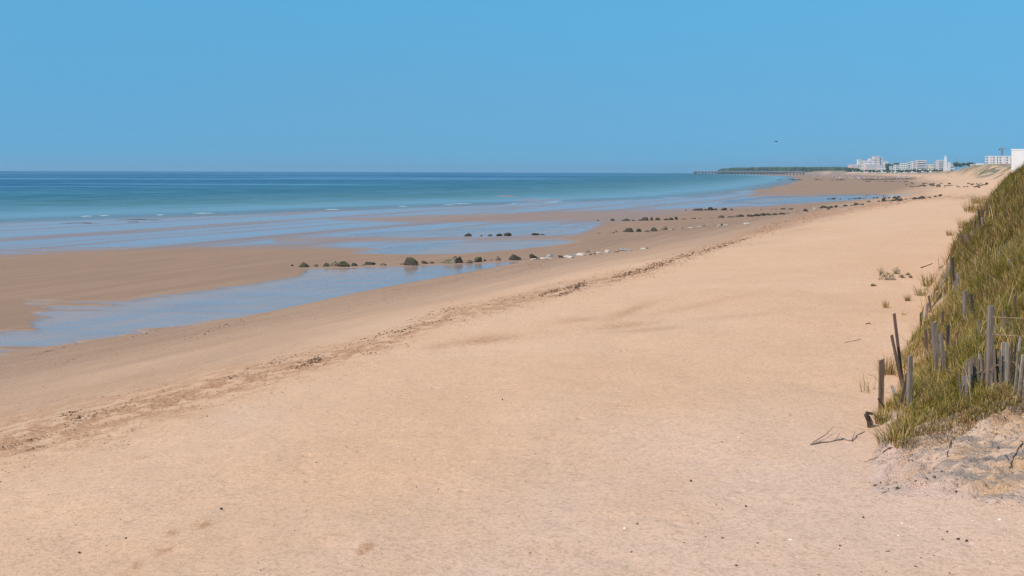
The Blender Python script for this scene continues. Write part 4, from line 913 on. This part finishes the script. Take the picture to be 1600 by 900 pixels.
# driftwood branches
def branch(pts, r0, r1, label, mat=W_GREY, name='driftwood_branch', twigs=(), cat='driftwood'):
    P = [ground_at(*p)+Vector((0, 0, r0*.6)) for p in pts]; o0 = P[0].copy(); root = empty(name, o0); tag(root, label, cat, 'driftwood sticks on the sand')
    fine = []
    for a, b in zip(P[:-1], P[1:]):
        for k in range(4): fine.append(a.lerp(b, k/4)-o0+Vector((random.gauss(0, .008), random.gauss(0, .01), random.gauss(0, .006))))
    fine.append(P[-1]-o0); bm = bmesh.new(); tube(bm, fine, [r0+(r1-r0)*i/(len(fine)-1) for i in range(len(fine))], 7); bm_obj('stem', bm, mat, root)
    for tw in twigs:
        T = [ground_at(*p)-o0+Vector((0, 0, .02+.05*i)) for i, p in enumerate(tw)]; bm = bmesh.new(); tube(bm, T, [r1*1.1]*(len(T)-1)+[r1*.5], 5); bm_obj('twig', bm, mat, root)
branch([(1266, 695), (1300, 690), (1318, 686), (1331, 690), (1340, 680), (1351, 675)], .016, .008, 'forked driftwood branch lying on sand beside the bank tip', W_GREY, twigs=[[(1270, 693), (1290, 685), (1303, 676)], [(1306, 688), (1312, 683)], [(1331, 690), (1336, 681)]])
branch([(1439, 419), (1447, 416), (1457, 412)], .03, .015, 'dark straight stick on sand seaward of the fat dark post', W_DARK, name='driftwood_stick')
branch([(1469, 418), (1479, 415)], .02, .012, 'short brown stick touching the fat dark post', W_BROWN, name='driftwood_stick')
branch([(1320, 536), (1333, 533), (1345, 530)], .012, .008, 'thin pale stick half buried in open sand', W_PALE, name='driftwood_stick')
branch([(1353, 507), (1358, 505), (1361, 507)], .02, .012, 'small curled dark stick on open sand above the tilted stakes', W_DARK, name='driftwood_stick')
branch([(1496, 381), (1502, 377)], .03, .02, 'short stick at the foot of the far picket row', W_BROWN, name='driftwood_stick')
branch([(1390, 700), (1370, 716), (1350, 722)], .007, .004, 'thin dark root trailing down the tip of the bank', W_DARK, name='trailing_root', cat='root')
branch([(1560, 700), (1572, 712), (1580, 726)], .012, .006, 'dark root hanging across the orange sand of the bank', W_DARK, name='trailing_root', cat='root')
branch([(1486, 690), (1480, 704), (1481, 715)], .009, .005, 'short bent root on the grey part of the bank', W_DARK, name='trailing_root', cat='root')
branch([(1598, 694), (1588, 708), (1582, 722), (1577, 732)], .014, .007, 'thick root forking down beside the dark bank hollow', W_DARK, name='trailing_root', cat='root')
# half-buried rope
bm = bmesh.new(); pts = []
for i in range(61):
    q = i/60; p = ground_at(-4+q*226, 784.5-q*25-6*math.sin(q*2.4)+(q*q*4)); pts.append(p+Vector((0, 0, -.004+.008*math.sin(i*1.9))))
tube(bm, pts, .005, 5); tag(bm_obj('buried_rope', bm, M_ROPE), 'thin bleached rope half buried in the pale sand', 'rope')

# ------------------------------------------------------------------ people, bird
def person(px, py, hpx, label, shirt, legs, stride=.12, face=0.0):
    g = ground_at(px, py); hh = 1.72; sc = hpx*g.y/F/hh; sc = min(max(sc, .92), 1.12)
    root = empty('person', g, face); root.scale = (sc,)*3; tag(root, label, 'person')
    J = [(0, 0, .95, .15), (0, 0, 1.15, .145), (0, 0, 1.36, .17), (0, 0, 1.46, .06), (0, -.01, 1.53, .055), (0, -.015, 1.62, .10), (0, -.01, 1.70, .075),
         (.2, 0, 1.38, .06), (.25, .02, 1.12, .045), (.25, -.06, .88, .035), (.25, -.08, .80, .04), (.25, -.1, .72, .02), (-.2, 0, 1.38, .06), (-.25, .02, 1.12, .045), (-.25, -.05, .88, .035), (-.25, -.07, .80, .04), (-.25, -.09, .72, .02),
         (.1, 0, .88, .10), (.1, -stride*.6, .50, .068), (.1, -stride*.7, .08, .042), (.1, -stride*.7-.16, .03, .035), (-.1, 0, .88, .10), (-.1, stride*.3, .50, .068), (-.1, stride, .08, .042), (-.1, stride-.16, .03, .035)]
    E = [(0, 1), (1, 2), (2, 3), (3, 4), (4, 5), (5, 6), (2, 7), (7, 8), (8, 9), (9, 10), (10, 11), (2, 12), (12, 13), (13, 14), (14, 15), (15, 16), (0, 17), (17, 18), (18, 19), (19, 20), (0, 21), (21, 22), (22, 23), (23, 24)]
    me = bpy.data.meshes.new('body'); me.from_pydata([j[:3] for j in J], E, []); me.materials.append(M_SKIN)
    o = bpy.data.objects.new('body', me); COL.objects.link(o); o.parent = root
    o.modifiers.new('skin', 'SKIN'); sv = me.skin_vertices[0].data
    for i, j in enumerate(J): sv[i].radius = (j[3], j[3]*.85)
    sv[0].use_root = True; ss = o.modifiers.new('sub', 'SUBSURF'); ss.levels = 1; ss.render_levels = 2
    def skinpart(name, idx, edges, rad, mat):
        m2 = bpy.data.meshes.new(name); m2.from_pydata([J[i][:3] for i in idx], edges, []); m2.materials.append(mat); q = bpy.data.objects.new(name, m2); COL.objects.link(q); q.parent = root
        q.modifiers.new('skin', 'SKIN')
        for k, i in enumerate(idx): m2.skin_vertices[0].data[k].radius = (J[i][3]+rad, J[i][3]*.85+rad)
        m2.skin_vertices[0].data[0].use_root = True; s2 = q.modifiers.new('sub', 'SUBSURF'); s2.levels = 1; s2.render_levels = 2
    skinpart('shirt', [0, 1, 2, 7, 12], [(0, 1), (1, 2), (2, 3), (2, 4)], .02, shirt)
    skinpart('shorts', [0, 17, 18, 21, 22], [(0, 1), (1, 2), (0, 3), (3, 4)], .025, legs)
    bm = bmesh.new(); bmesh.ops.create_icosphere(bm, subdivisions=2, radius=.112)
    for v in bm.verts: v.co = Vector((v.co.x, v.co.y+.015 if v.co.y > -.03 else -.03, v.co.z*1.0+1.675)) if v.co.z > -.02 else Vector((v.co.x, max(v.co.y, 0)+.02, v.co.z+1.675))
    bm_obj('hair', bm, W_DARK, root, True)
M_SKIN = plain('skin', (.42, .24, .16), .6); C_DK = plain('dark_cloth', (.035, .035, .05)); C_RED = plain('rust_cloth', (.28, .09, .06)); C_BLUE = plain('blue_cloth', (.07, .10, .22)); C_WH = plain('white_cloth', (.7, .68, .66))
person(1353.3, 309.3, 6.2, 'person in dark clothes walking alone at the pool edge', C_DK, C_DK, .2, 1.2)
person(1380.5, 310.0, 7.0, 'person in rust red top standing behind the far groyne', C_RED, C_BLUE, .08, .4)
person(1481.6, 277.2, 4.2, 'person in red top walking below the far sand dune', C_RED, C_DK, .2, .8)
person(1486.4, 277.2, 4.2, 'person in dark top walking landward of the red one', C_DK, C_RED, .2, .8)
M_BIRD = plain('dark_plumage', (.04, .045, .055))
def bird():
    c = at_depth(1213, 221.3, 235); root = empty('flying_bird', c, R(15)); tag(root, 'small dark bird gliding in the blue sky above the headland', 'bird')
    bm = bmesh.new(); tube(bm, [(-.30, 0, 0), (-.2, 0, .0), (0, 0, .01), (.16, 0, .03), (.25, 0, .05), (.34, 0, .04)], [.015, .05, .075, .055, .045, .006], 8); bm_obj('body', bm, M_BIRD, root, True)
    for sgn in (1, -1):
        bm = bmesh.new(); sec = [(0, .0, .16, .02), (.22*sgn, .10, .17, .02), (.48*sgn, .13, .13, .014), (.72*sgn, .06, .05, .006)]; rows = []
        for (yy, zz, ch, th) in sec:
            rows.append([bm.verts.new((x, yy, zz+h)) for x, h in ((-.5*ch-abs(yy)*.15, 0), (.1*ch-abs(yy)*.1, th), (.5*ch-abs(yy)*.08, 0), (.1*ch-abs(yy)*.1, -th*.4))])
        for a, b in zip(rows[:-1], rows[1:]):
            for k in range(4): bm.faces.new((a[k], a[(k+1) % 4], b[(k+1) % 4], b[k]))
        bm.faces.new(rows[0]); bm.faces.new(rows[-1]); bmesh.ops.recalc_face_normals(bm, faces=bm.faces); bm_obj('wing', bm, M_BIRD, root, True)
    bm = bmesh.new(); bbox(bm, (-.36, 0, 0), (.14, .09, .012)); bm_obj('tail', bm, M_BIRD, root)
bird()

# ------------------------------------------------------------------ the town
MB = {k: plain('render_'+k, c, .85, var=.05, sc=.15) for k, c in dict(white=(.64, .61, .59), pink=(.62, .50, .47), cream=(.70, .62, .45), grey=(.42, .43, .47), blush=(.68, .60, .58), slate=(.13, .125, .14), dark=(.10, .11, .13), roof=(.74, .73, .72)).items()}  # white is dulled: part of the distance haze sits in the wall colour
M_WIN = plain('window_glass', (.15, .17, .20), .15, .5, .1); M_STEEL = plain('crane_steel', (.20, .22, .24), .6)  # window glass lightened, haze put into its colour to lower contrast
def building(px0, px1, ytop, d, mat, floors, label, yb=270, rz=0.0, depth=14, balc=True, name='apartment_building', cols=0, sideglass=True, roofm='roof', h_extra=0):
    xa = at_depth(px0, 268, d); xb = at_depth(px1, 268, d); w = xb.x-xa.x; cx = (xa.x+xb.x)/2
    top = at_depth((px0+px1)/2, ytop, d).z; zb = min(g1(cx, d), at_depth(px0, yb, d).z)-1; H = top-zb
    root = empty(name, (cx, d, zb), rz); tag(root, label, 'building')
    bm = bmesh.new(); bbox(bm, (0, depth/2, (H-.6)/2), (w, depth, H-.6)); bm_obj('wall', bm, MB[mat], root)
    bm = bmesh.new(); bbox(bm, (0, depth/2, H-.3), (w+.5, depth+.5, .62)); bm_obj('roof', bm, MB[roofm], root)
    if floors:
        vis0 = max(at_depth(px0, 268.5, d).z-zb, 2); fh = (H-.8-vis0)/floors
        me = None
        for f in range(floors):
            z = vis0+fh*(f+.5)
            if cols:
                for c in range(cols):
                    xx = -w/2+w*(c+.5)/cols; b2 = bmesh.new(); bbox(b2, (xx, -.02, z), (w/cols*.55, .12, fh*.55)); bm_obj('window', b2, M_WIN, root)
            else:
                b2 = bmesh.new(); bbox(b2, (0, -.02, z), (w*.86, .12, fh*.5)); bm_obj('window', b2, M_WIN, root)
            if balc:
                b2 = bmesh.new(); bbox(b2, (0, -.65, z-fh*.36), (w*.94, 1.3, fh*.36)); bm_obj('balcony', b2, MB['white' if mat != 'white' else 'roof'], root)
            if sideglass:
                b2 = bmesh.new(); bbox(b2, (-w/2-.02, depth*.5, z), (.12, depth*.5, fh*.42)); bm_obj('side_window', b2, M_WIN, root)
    return root
# stepped complex built as one building with setback blocks
def complex_():
    d = 4200; base = at_depth(1365, 268, d); zb = g1(base.x, d)-1; root = empty('stepped_apartment_complex', (base.x, d, zb), 0); tag(root, 'pale pink stepped apartment complex, largest block of the distant town', 'building')
    def blk(p0, p1, yt, dep, mat, nm='wing', off=0, fl=3):
        a = at_depth(p0, 268, d); b = at_depth(p1, 268, d); top = at_depth((p0+p1)/2, yt, d).z-zb; bm = bmesh.new(); bbox(bm, ((a.x+b.x)/2-base.x, dep/2+off, top/2), (b.x-a.x, dep, top)); w_ = bm_obj(nm, bm, MB[mat], root)
        y0 = at_depth(p0, 266.5, d).z-zb
        for f in range(fl):
            z = y0+(top-y0)*(f+.5)/fl; b2 = bmesh.new(); bbox(b2, ((a.x+b.x)/2-base.x, off-.02-.5, z), ((b.x-a.x)*.84, 1.2, (top-y0)/fl*.3)); bm_obj('window_band', b2, MB['grey'], w_)
        b2 = bmesh.new(); bbox(b2, ((a.x+b.x)/2-base.x, dep/2+off, top+.5), (b.x-a.x+1.5, dep+1.5, 1.2)); bm_obj('parapet', b2, MB['white'], w_)
    blk(1328, 1341, 257.5, 26, 'pink', off=0, fl=2); blk(1341, 1345.2, 249.2, 16, 'white', 'tower', 3, 5); blk(1345.5, 1350, 252, 16, 'cream', 'tower', 5, 3); blk(1350.3, 1360, 251.3, 26, 'blush', off=2, fl=4); blk(1351, 1369, 257, 22, 'pink', off=-10, fl=3)
    blk(1360.3, 1367.5, 248, 30, 'blush', off=6, fl=5); blk(1367.8, 1376, 244.3, 30, 'pink', off=10, fl=6); blk(1376.2, 1382, 246.5, 30, 'grey', off=16, fl=5); blk(1382.3, 1389, 252.5, 26, 'blush', off=8, fl=4); blk(1369.5, 1384, 258.5, 20, 'blush', off=-12, fl=2)
complex_()
building(1393, 1399, 260, 3400, 'grey', 2, 'low grey block beside the dark town trees', rz=.2)
building(1399, 1407.5, 257.5, 3350, 'white', 3, 'low white block between grey block and striped block', rz=.1)
building(1408, 1418, 255, 3200, 'white', 4, 'white block with a dark stripe in the town row', cols=3, balc=False)
building(1418.3, 1425, 253.4, 3250, 'grey', 4, 'narrow grey tower next to the white striped block', rz=-.1)
building(1425.5, 1432, 252, 3000, 'white', 5, 'plain white slab end joined to the balcony block', balc=False, cols=1)
building(1432.3, 1447.5, 250.3, 2960, 'pink', 5, 'broad pink balcony block under a wide white roof band')
building(1447.8, 1453.5, 257, 2900, 'grey', 3, 'small grey house block left of the cream block'.replace('left of', 'adjoining'))
building(1453.8, 1462, 256.6, 2800, 'cream', 3, 'cream low block in the town row', balc=False, cols=3)
building(1462.3, 1466, 253, 2760, 'grey', 4, 'thin grey stair block joined to the tall pink block', balc=False)
building(1466.2, 1474, 250, 2700, 'blush', 6, 'tall pale pink block beside the white spire')
building(1482, 1491, 258, 2620, 'white', 2, 'low white hall at the foot of the white spire', balc=False)
def spire():
    d = 2600; b = at_depth(1478.5, 268, d); zb = g1(b.x, d)-1; top = at_depth(1478.5, 242.5, d).z-zb; root = empty('white_spire', (b.x, d, zb)); tag(root, 'tapering white spire tower standing among the town blocks', 'tower')
    bm = bmesh.new(); hw = 4.2; v = [bm.verts.new(p) for p in [(-hw, 0, 0), (hw, 0, 0), (hw, 7, 0), (-hw, 7, 0), (-hw*.75, 1, top*.78), (hw*.35, 1, top*.78), (hw*.35, 5, top*.78), (-hw*.75, 5, top*.78), (-1.2, 2, top), (-.2, 2, top), (-.2, 3.4, top), (-1.2, 3.4, top)]]
    for k in range(4):
        for o in (0, 4): bm.faces.new((v[o+k], v[o+(k+1) % 4], v[o+4+(k+1) % 4], v[o+4+k]))
    bm.faces.new(v[8:12]); bmesh.ops.recalc_face_normals(bm, faces=bm.faces); bm_obj('shaft', bm, MB['white'], root)
    bm = bmesh.new(); bbox(bm, (6.5, 3, top*.3), (5, 7, top*.62)); bm_obj('annexe', bm, MB['white'], root)
spire()
building(1521, 1545, 256.8, 1900, 'white', 1, 'long low white roofed hall behind the far dune', yb=266, balc=False, cols=6)
building(1530, 1537, 255, 1930, 'roof', 0, 'small pale roof box above the long white hall', yb=266)
APT = building(1545.5, 1581, 243.6, 1800, 'white', 5, 'white apartment block under construction beneath the tower crane', cols=7, rz=-.08, depth=18, yb=265, balc=False)
for px in (1547, 1556.5, 1568, 1577):
    a = at_depth(px, 268, 1800); o = APT.location; bm = bmesh.new(); H = at_depth(1560, 244.2, 1800).z-o.z; bbox(bm, (a.x-o.x, -.5, H/2), (2.4, 1.2, H-1)); bm_obj('pier', bm, MB['blush'], APT)
bm = bmesh.new(); a = at_depth(1579, 257, 1795); bbox(bm, (a.x-APT.location.x-4, -2.2, a.z-APT.location.z), (16, 2, 2.4)); bm_obj('awning', bm, plain('coral_render', (.62, .30, .24)), APT)
def crane(px, ytop, d, jl, jr, yj, label):
    b = at_depth(px, 268, d); zb = g1(b.x, d); k = d/F; root = empty('tower_crane', (b.x, d, zb)); tag(root, label, 'crane'); top = at_depth(px, ytop, d).z-zb; zj = at_depth(px, yj, d).z-zb
    bm = bmesh.new(); s = .9
    for sx in (-s, s):
        for sy in (-s, s): bbox(bm, (sx, sy, zj/2), (.45, .45, zj))
    n = int(zj/3)
    for i in range(n):
        for sy in (-s, s):
            z0 = i*3; sg = 1 if i % 2 else -1; tube(bm, [(-s*sg, sy, z0), (s*sg, sy, z0+3)], .14, 4); tube(bm, [(sy, -s*sg, z0), (sy, s*sg, z0+3)], .14, 4)
    bm_obj('mast', bm, M_STEEL, root)
    for nm, ex in (('jib', jr*k), ('counter_jib', -jl*k)):
        bm = bmesh.new()
        for yy, zz in ((-.7, 0), (.7, 0), (0, 1.3)): bbox(bm, (ex/2, yy, zj+zz), (abs(ex), .4, .4))
        m = max(int(abs(ex)/2), 1)
        for i in range(m): tube(bm, [(ex*i/m, -.7, zj), (ex*(i+.5)/m, 0, zj+1.3), (ex*(i+1)/m, .7, zj)], .13, 4)
        bm_obj(nm, bm, M_STEEL, root)
    bm = bmesh.new(); tube(bm, [(0, 0, zj), (0, 0, top)], [.7, .25], 5); tube(bm, [(0, 0, top), (jr*k*.8, 0, zj+1.3)], .12, 4); tube(bm, [(0, 0, top), (-jl*k*.8, 0, zj+1.3)], .12, 4); bm_obj('tower_top', bm, M_STEEL, root)
    bm = bmesh.new(); bbox(bm, (-jl*k*.85, 0, zj-.9), (1.8, 1.2, 1.6)); bm_obj('counterweight', bm, MB['dark'], root)
crane(1565.5, 229.5, 1880, 4.5, 9.5, 233, 'dark tower crane rising behind the white apartment block')
def mast(px, yt, d, label):
    b = at_depth(px, 268, d); zb = g1(b.x, d); t = at_depth(px, yt, d).z-zb; bm = bmesh.new(); tube(bm, [(0, 0, 0), (0, 0, t*.6), (0, 0, t)], [.9, .6, .3], 6)
    for q in (.75, .88): bbox(bm, (0, 0, t*q), (3.0, .5, .5))
    o = bm_obj('radio_mast', bm, M_STEEL); o.location = (b.x, d, zb); tag(o, label, 'mast')
mast(1494, 245, 2450, 'thin grey radio mast between the white spire and far dune'); mast(1535, 249, 2300, 'short thin mast above the long white hall'); mast(1343, 272, 3000, 'thin pole standing on the distant crowded beach')
def white_house():
    d = 520; a = at_depth(1580.3, 268, d); zb = g1(a.x+8, d)-1.5; top = at_depth(1590, 233, d).z-zb; root = empty('white_villa', (a.x, d, zb), R(-21.5)); tag(root, 'plain bright white villa with blank wall rising behind the grassy dune', 'building')
    bm = bmesh.new(); bbox(bm, (9, 6, (top-.35)/2), (18, 12, top-.35)); bm_obj('wall', bm, MB['white'], root)
    bm = bmesh.new(); bbox(bm, (9, 6, top-.17), (18.3, 12.3, .36)); bm_obj('roof', bm, MB['roof'], root)
    bm = bmesh.new(); bbox(bm, (5.6, 5, top+.3), (.9, .9, .9)); bm_obj('chimney', bm, MB['dark'], root)
    for xx in (11.5, 15):
        bm = bmesh.new(); bbox(bm, (xx, -.02, top-3), (1.4, .14, 1.5)); bm_obj('window', bm, M_WIN, root)
white_house()
# pier on piles
def pier():
    d = 3600; a = at_depth(1085, 268, d); b = at_depth(1258, 268, d); z = at_depth(1170, 267.6, d).z; z0 = -3.0
    root = empty('long_pier', (a.x, d, -drop(a.x, d))); tag(root, 'long pier on dark piles running out to sea below the wooded headland', 'pier'); Lr = b.x-a.x; zz = z-root.location.z
    for q in range(12):
        bm = bmesh.new(); bbox(bm, (Lr*(q+.5)/12, 0, zz-2.2), (Lr/12-.5, 5, 3.2)); bm_obj('deck', bm, MB['slate'], root)
    bm = bmesh.new(); bbox(bm, (2, 0, zz-6), (8, 7, 9)); bm_obj('pier_head', bm, MB['dark'], root)
    for q in range(34):
        bm = bmesh.new(); bbox(bm, (Lr*(q+.5)/34, 0, zz/2-3), (3.2+1.2*(q % 3 == 0), 4, zz+1.5)); bm_obj('pile', bm, MB['dark'], root)
    for q in range(2):
        bm = bmesh.new(); bbox(bm, (Lr*.5, -2.3+4.6*q, zz+.1), (Lr, .25, .9)); bm_obj('railing', bm, MB['grey'], root)
pier()
# woods and hedges (masses)
M_FOL = colattr_mat('far_foliage', .9)
def woods(name, items):
    V, Tt, C = [], [], []; o = 0
    bm = bmesh.new(); bmesh.ops.create_icosphere(bm, subdivisions=1, radius=1); bv = np.array([v.co[:] for v in bm.verts]); bf = np.array([[v.index for v in f.verts] for f in bm.faces]); bm.free()
    for (x, y, z, r, h) in items:
        v = bv*(1+rng.uniform(-.3, .3, (len(bv), 1)))*[r, r, h]+[x, y, z]; V.append(v); Tt.append(bf+o); o += len(bv)
        C.append(np.repeat([np.array([.035, .06, .028])*rng.uniform(.6, 1.5)], len(bv), 0)*rng.uniform(.8, 1.2, (len(bv), 1)))
    ob = mesh_np(name, np.concatenate(V), [np.concatenate(Tt)], M_FOL, {'col': np.concatenate(C)}); tag(ob, kind='stuff')
it = []
for k in range(900):
    px = random.uniform(1124, 1345); d = random.uniform(5600, 6800); prof = np.interp(px, [1120, 1130, 1150, 1200, 1340], [266, 263.6, 262.2, 261.4, 261.2])+random.gauss(0, .25)
    p = at_depth(px, prof, d); r = random.uniform(8, 16); h = random.uniform(7, 10); it.append((p.x, d, p.z-h, r, h))
    it.append((p.x, d, p.z-h*2.1, r*1.2, h*1.1))
woods('headland_wood', it)
it = []
def hedge(p0, p1, yt, yb, d, n, jit=.6):
    for k in range(n):
        px = random.uniform(p0, p1); py = random.uniform(yt, yb); p = at_depth(px, py, d+random.uniform(-15, 15)); r = 1.3*d/F*random.uniform(.7, 1.4); it.append((p.x, p.y, p.z-r*.5, r, r*.9))
hedge(1322, 1345, 262, 267, 3900, 70); hedge(1345, 1420, 265.2, 267.5, 3100, 90); hedge(1384, 1392, 256, 266, 3600, 50); hedge(1392, 1406, 254.8, 258.5, 3900, 40); hedge(1415, 1475, 264.2, 267.5, 2650, 90); hedge(1490, 1522, 253.8, 259, 2300, 70); hedge(1518, 1546, 256, 259, 2250, 40)
woods('town_trees', it)
# beach crowd far away: people and sunshades, seen only as specks
def crowd():
    n = 420; px = rng.uniform(1262, 1470, n); py = 270.8+rng.random(n)**1.5*np.interp(px, [1262, 1340, 1470], [3, 7, 5]); V, Fq, C = [], [], []
    for i in range(n):
        g = np.array(flat(px[i], py[i], 3.0)); x, y = g; z = g1(x, y); b = len(V)
        w = random.uniform(.4, 1.1); h = random.uniform(1.2, 2.2)
        V += [(x-w, y-w, z+h*.6), (x+w, y-w, z+h*.6), (x+w, y+w, z+h*.6), (x-w, y+w, z+h*.6), (x, y, z+h), (x, y, z-.1)]
        for k in range(4): Fq += [(b+k, b+(k+1) % 4, b+4), (b+(k+1) % 4, b+k, b+5)]
        c = random.choice([(.55, .34, .34), (.38, .33, .42), (.75, .66, .64), (.42, .30, .30), (.62, .42, .42), (.30, .24, .28)]); C += [c]*6
    o = mesh_np('beach_crowd', np.array(V), [np.array(Fq)], M_BITS, {'col': np.array(C)}); tag(o, kind='stuff')
crowd()

# ------------------------------------------------------------------ haze
HAZE = 6.0e-5
bm = bmesh.new(); bbox(bm, (0, 5500, 22), (40000, 20000, 96))
me = bpy.data.meshes.new('haze'); bm.to_mesh(me); bm.free(); hz = bpy.data.objects.new('haze', me); COL.objects.link(hz)
hm = bpy.data.materials.new('haze'); hm.use_nodes = True; hm.node_tree.nodes.clear()
ho = hm.node_tree.nodes.new('ShaderNodeOutputMaterial'); pv = hm.node_tree.nodes.new('ShaderNodeVolumePrincipled')
pv.inputs['Color'].default_value = (.40, .53, .62, 1); pv.inputs['Density'].default_value = HAZE; pv.inputs['Anisotropy'].default_value = .2
hm.node_tree.links.new(pv.outputs[0], ho.inputs['Volume']); me.materials.append(hm); tag(hz, kind='stuff')
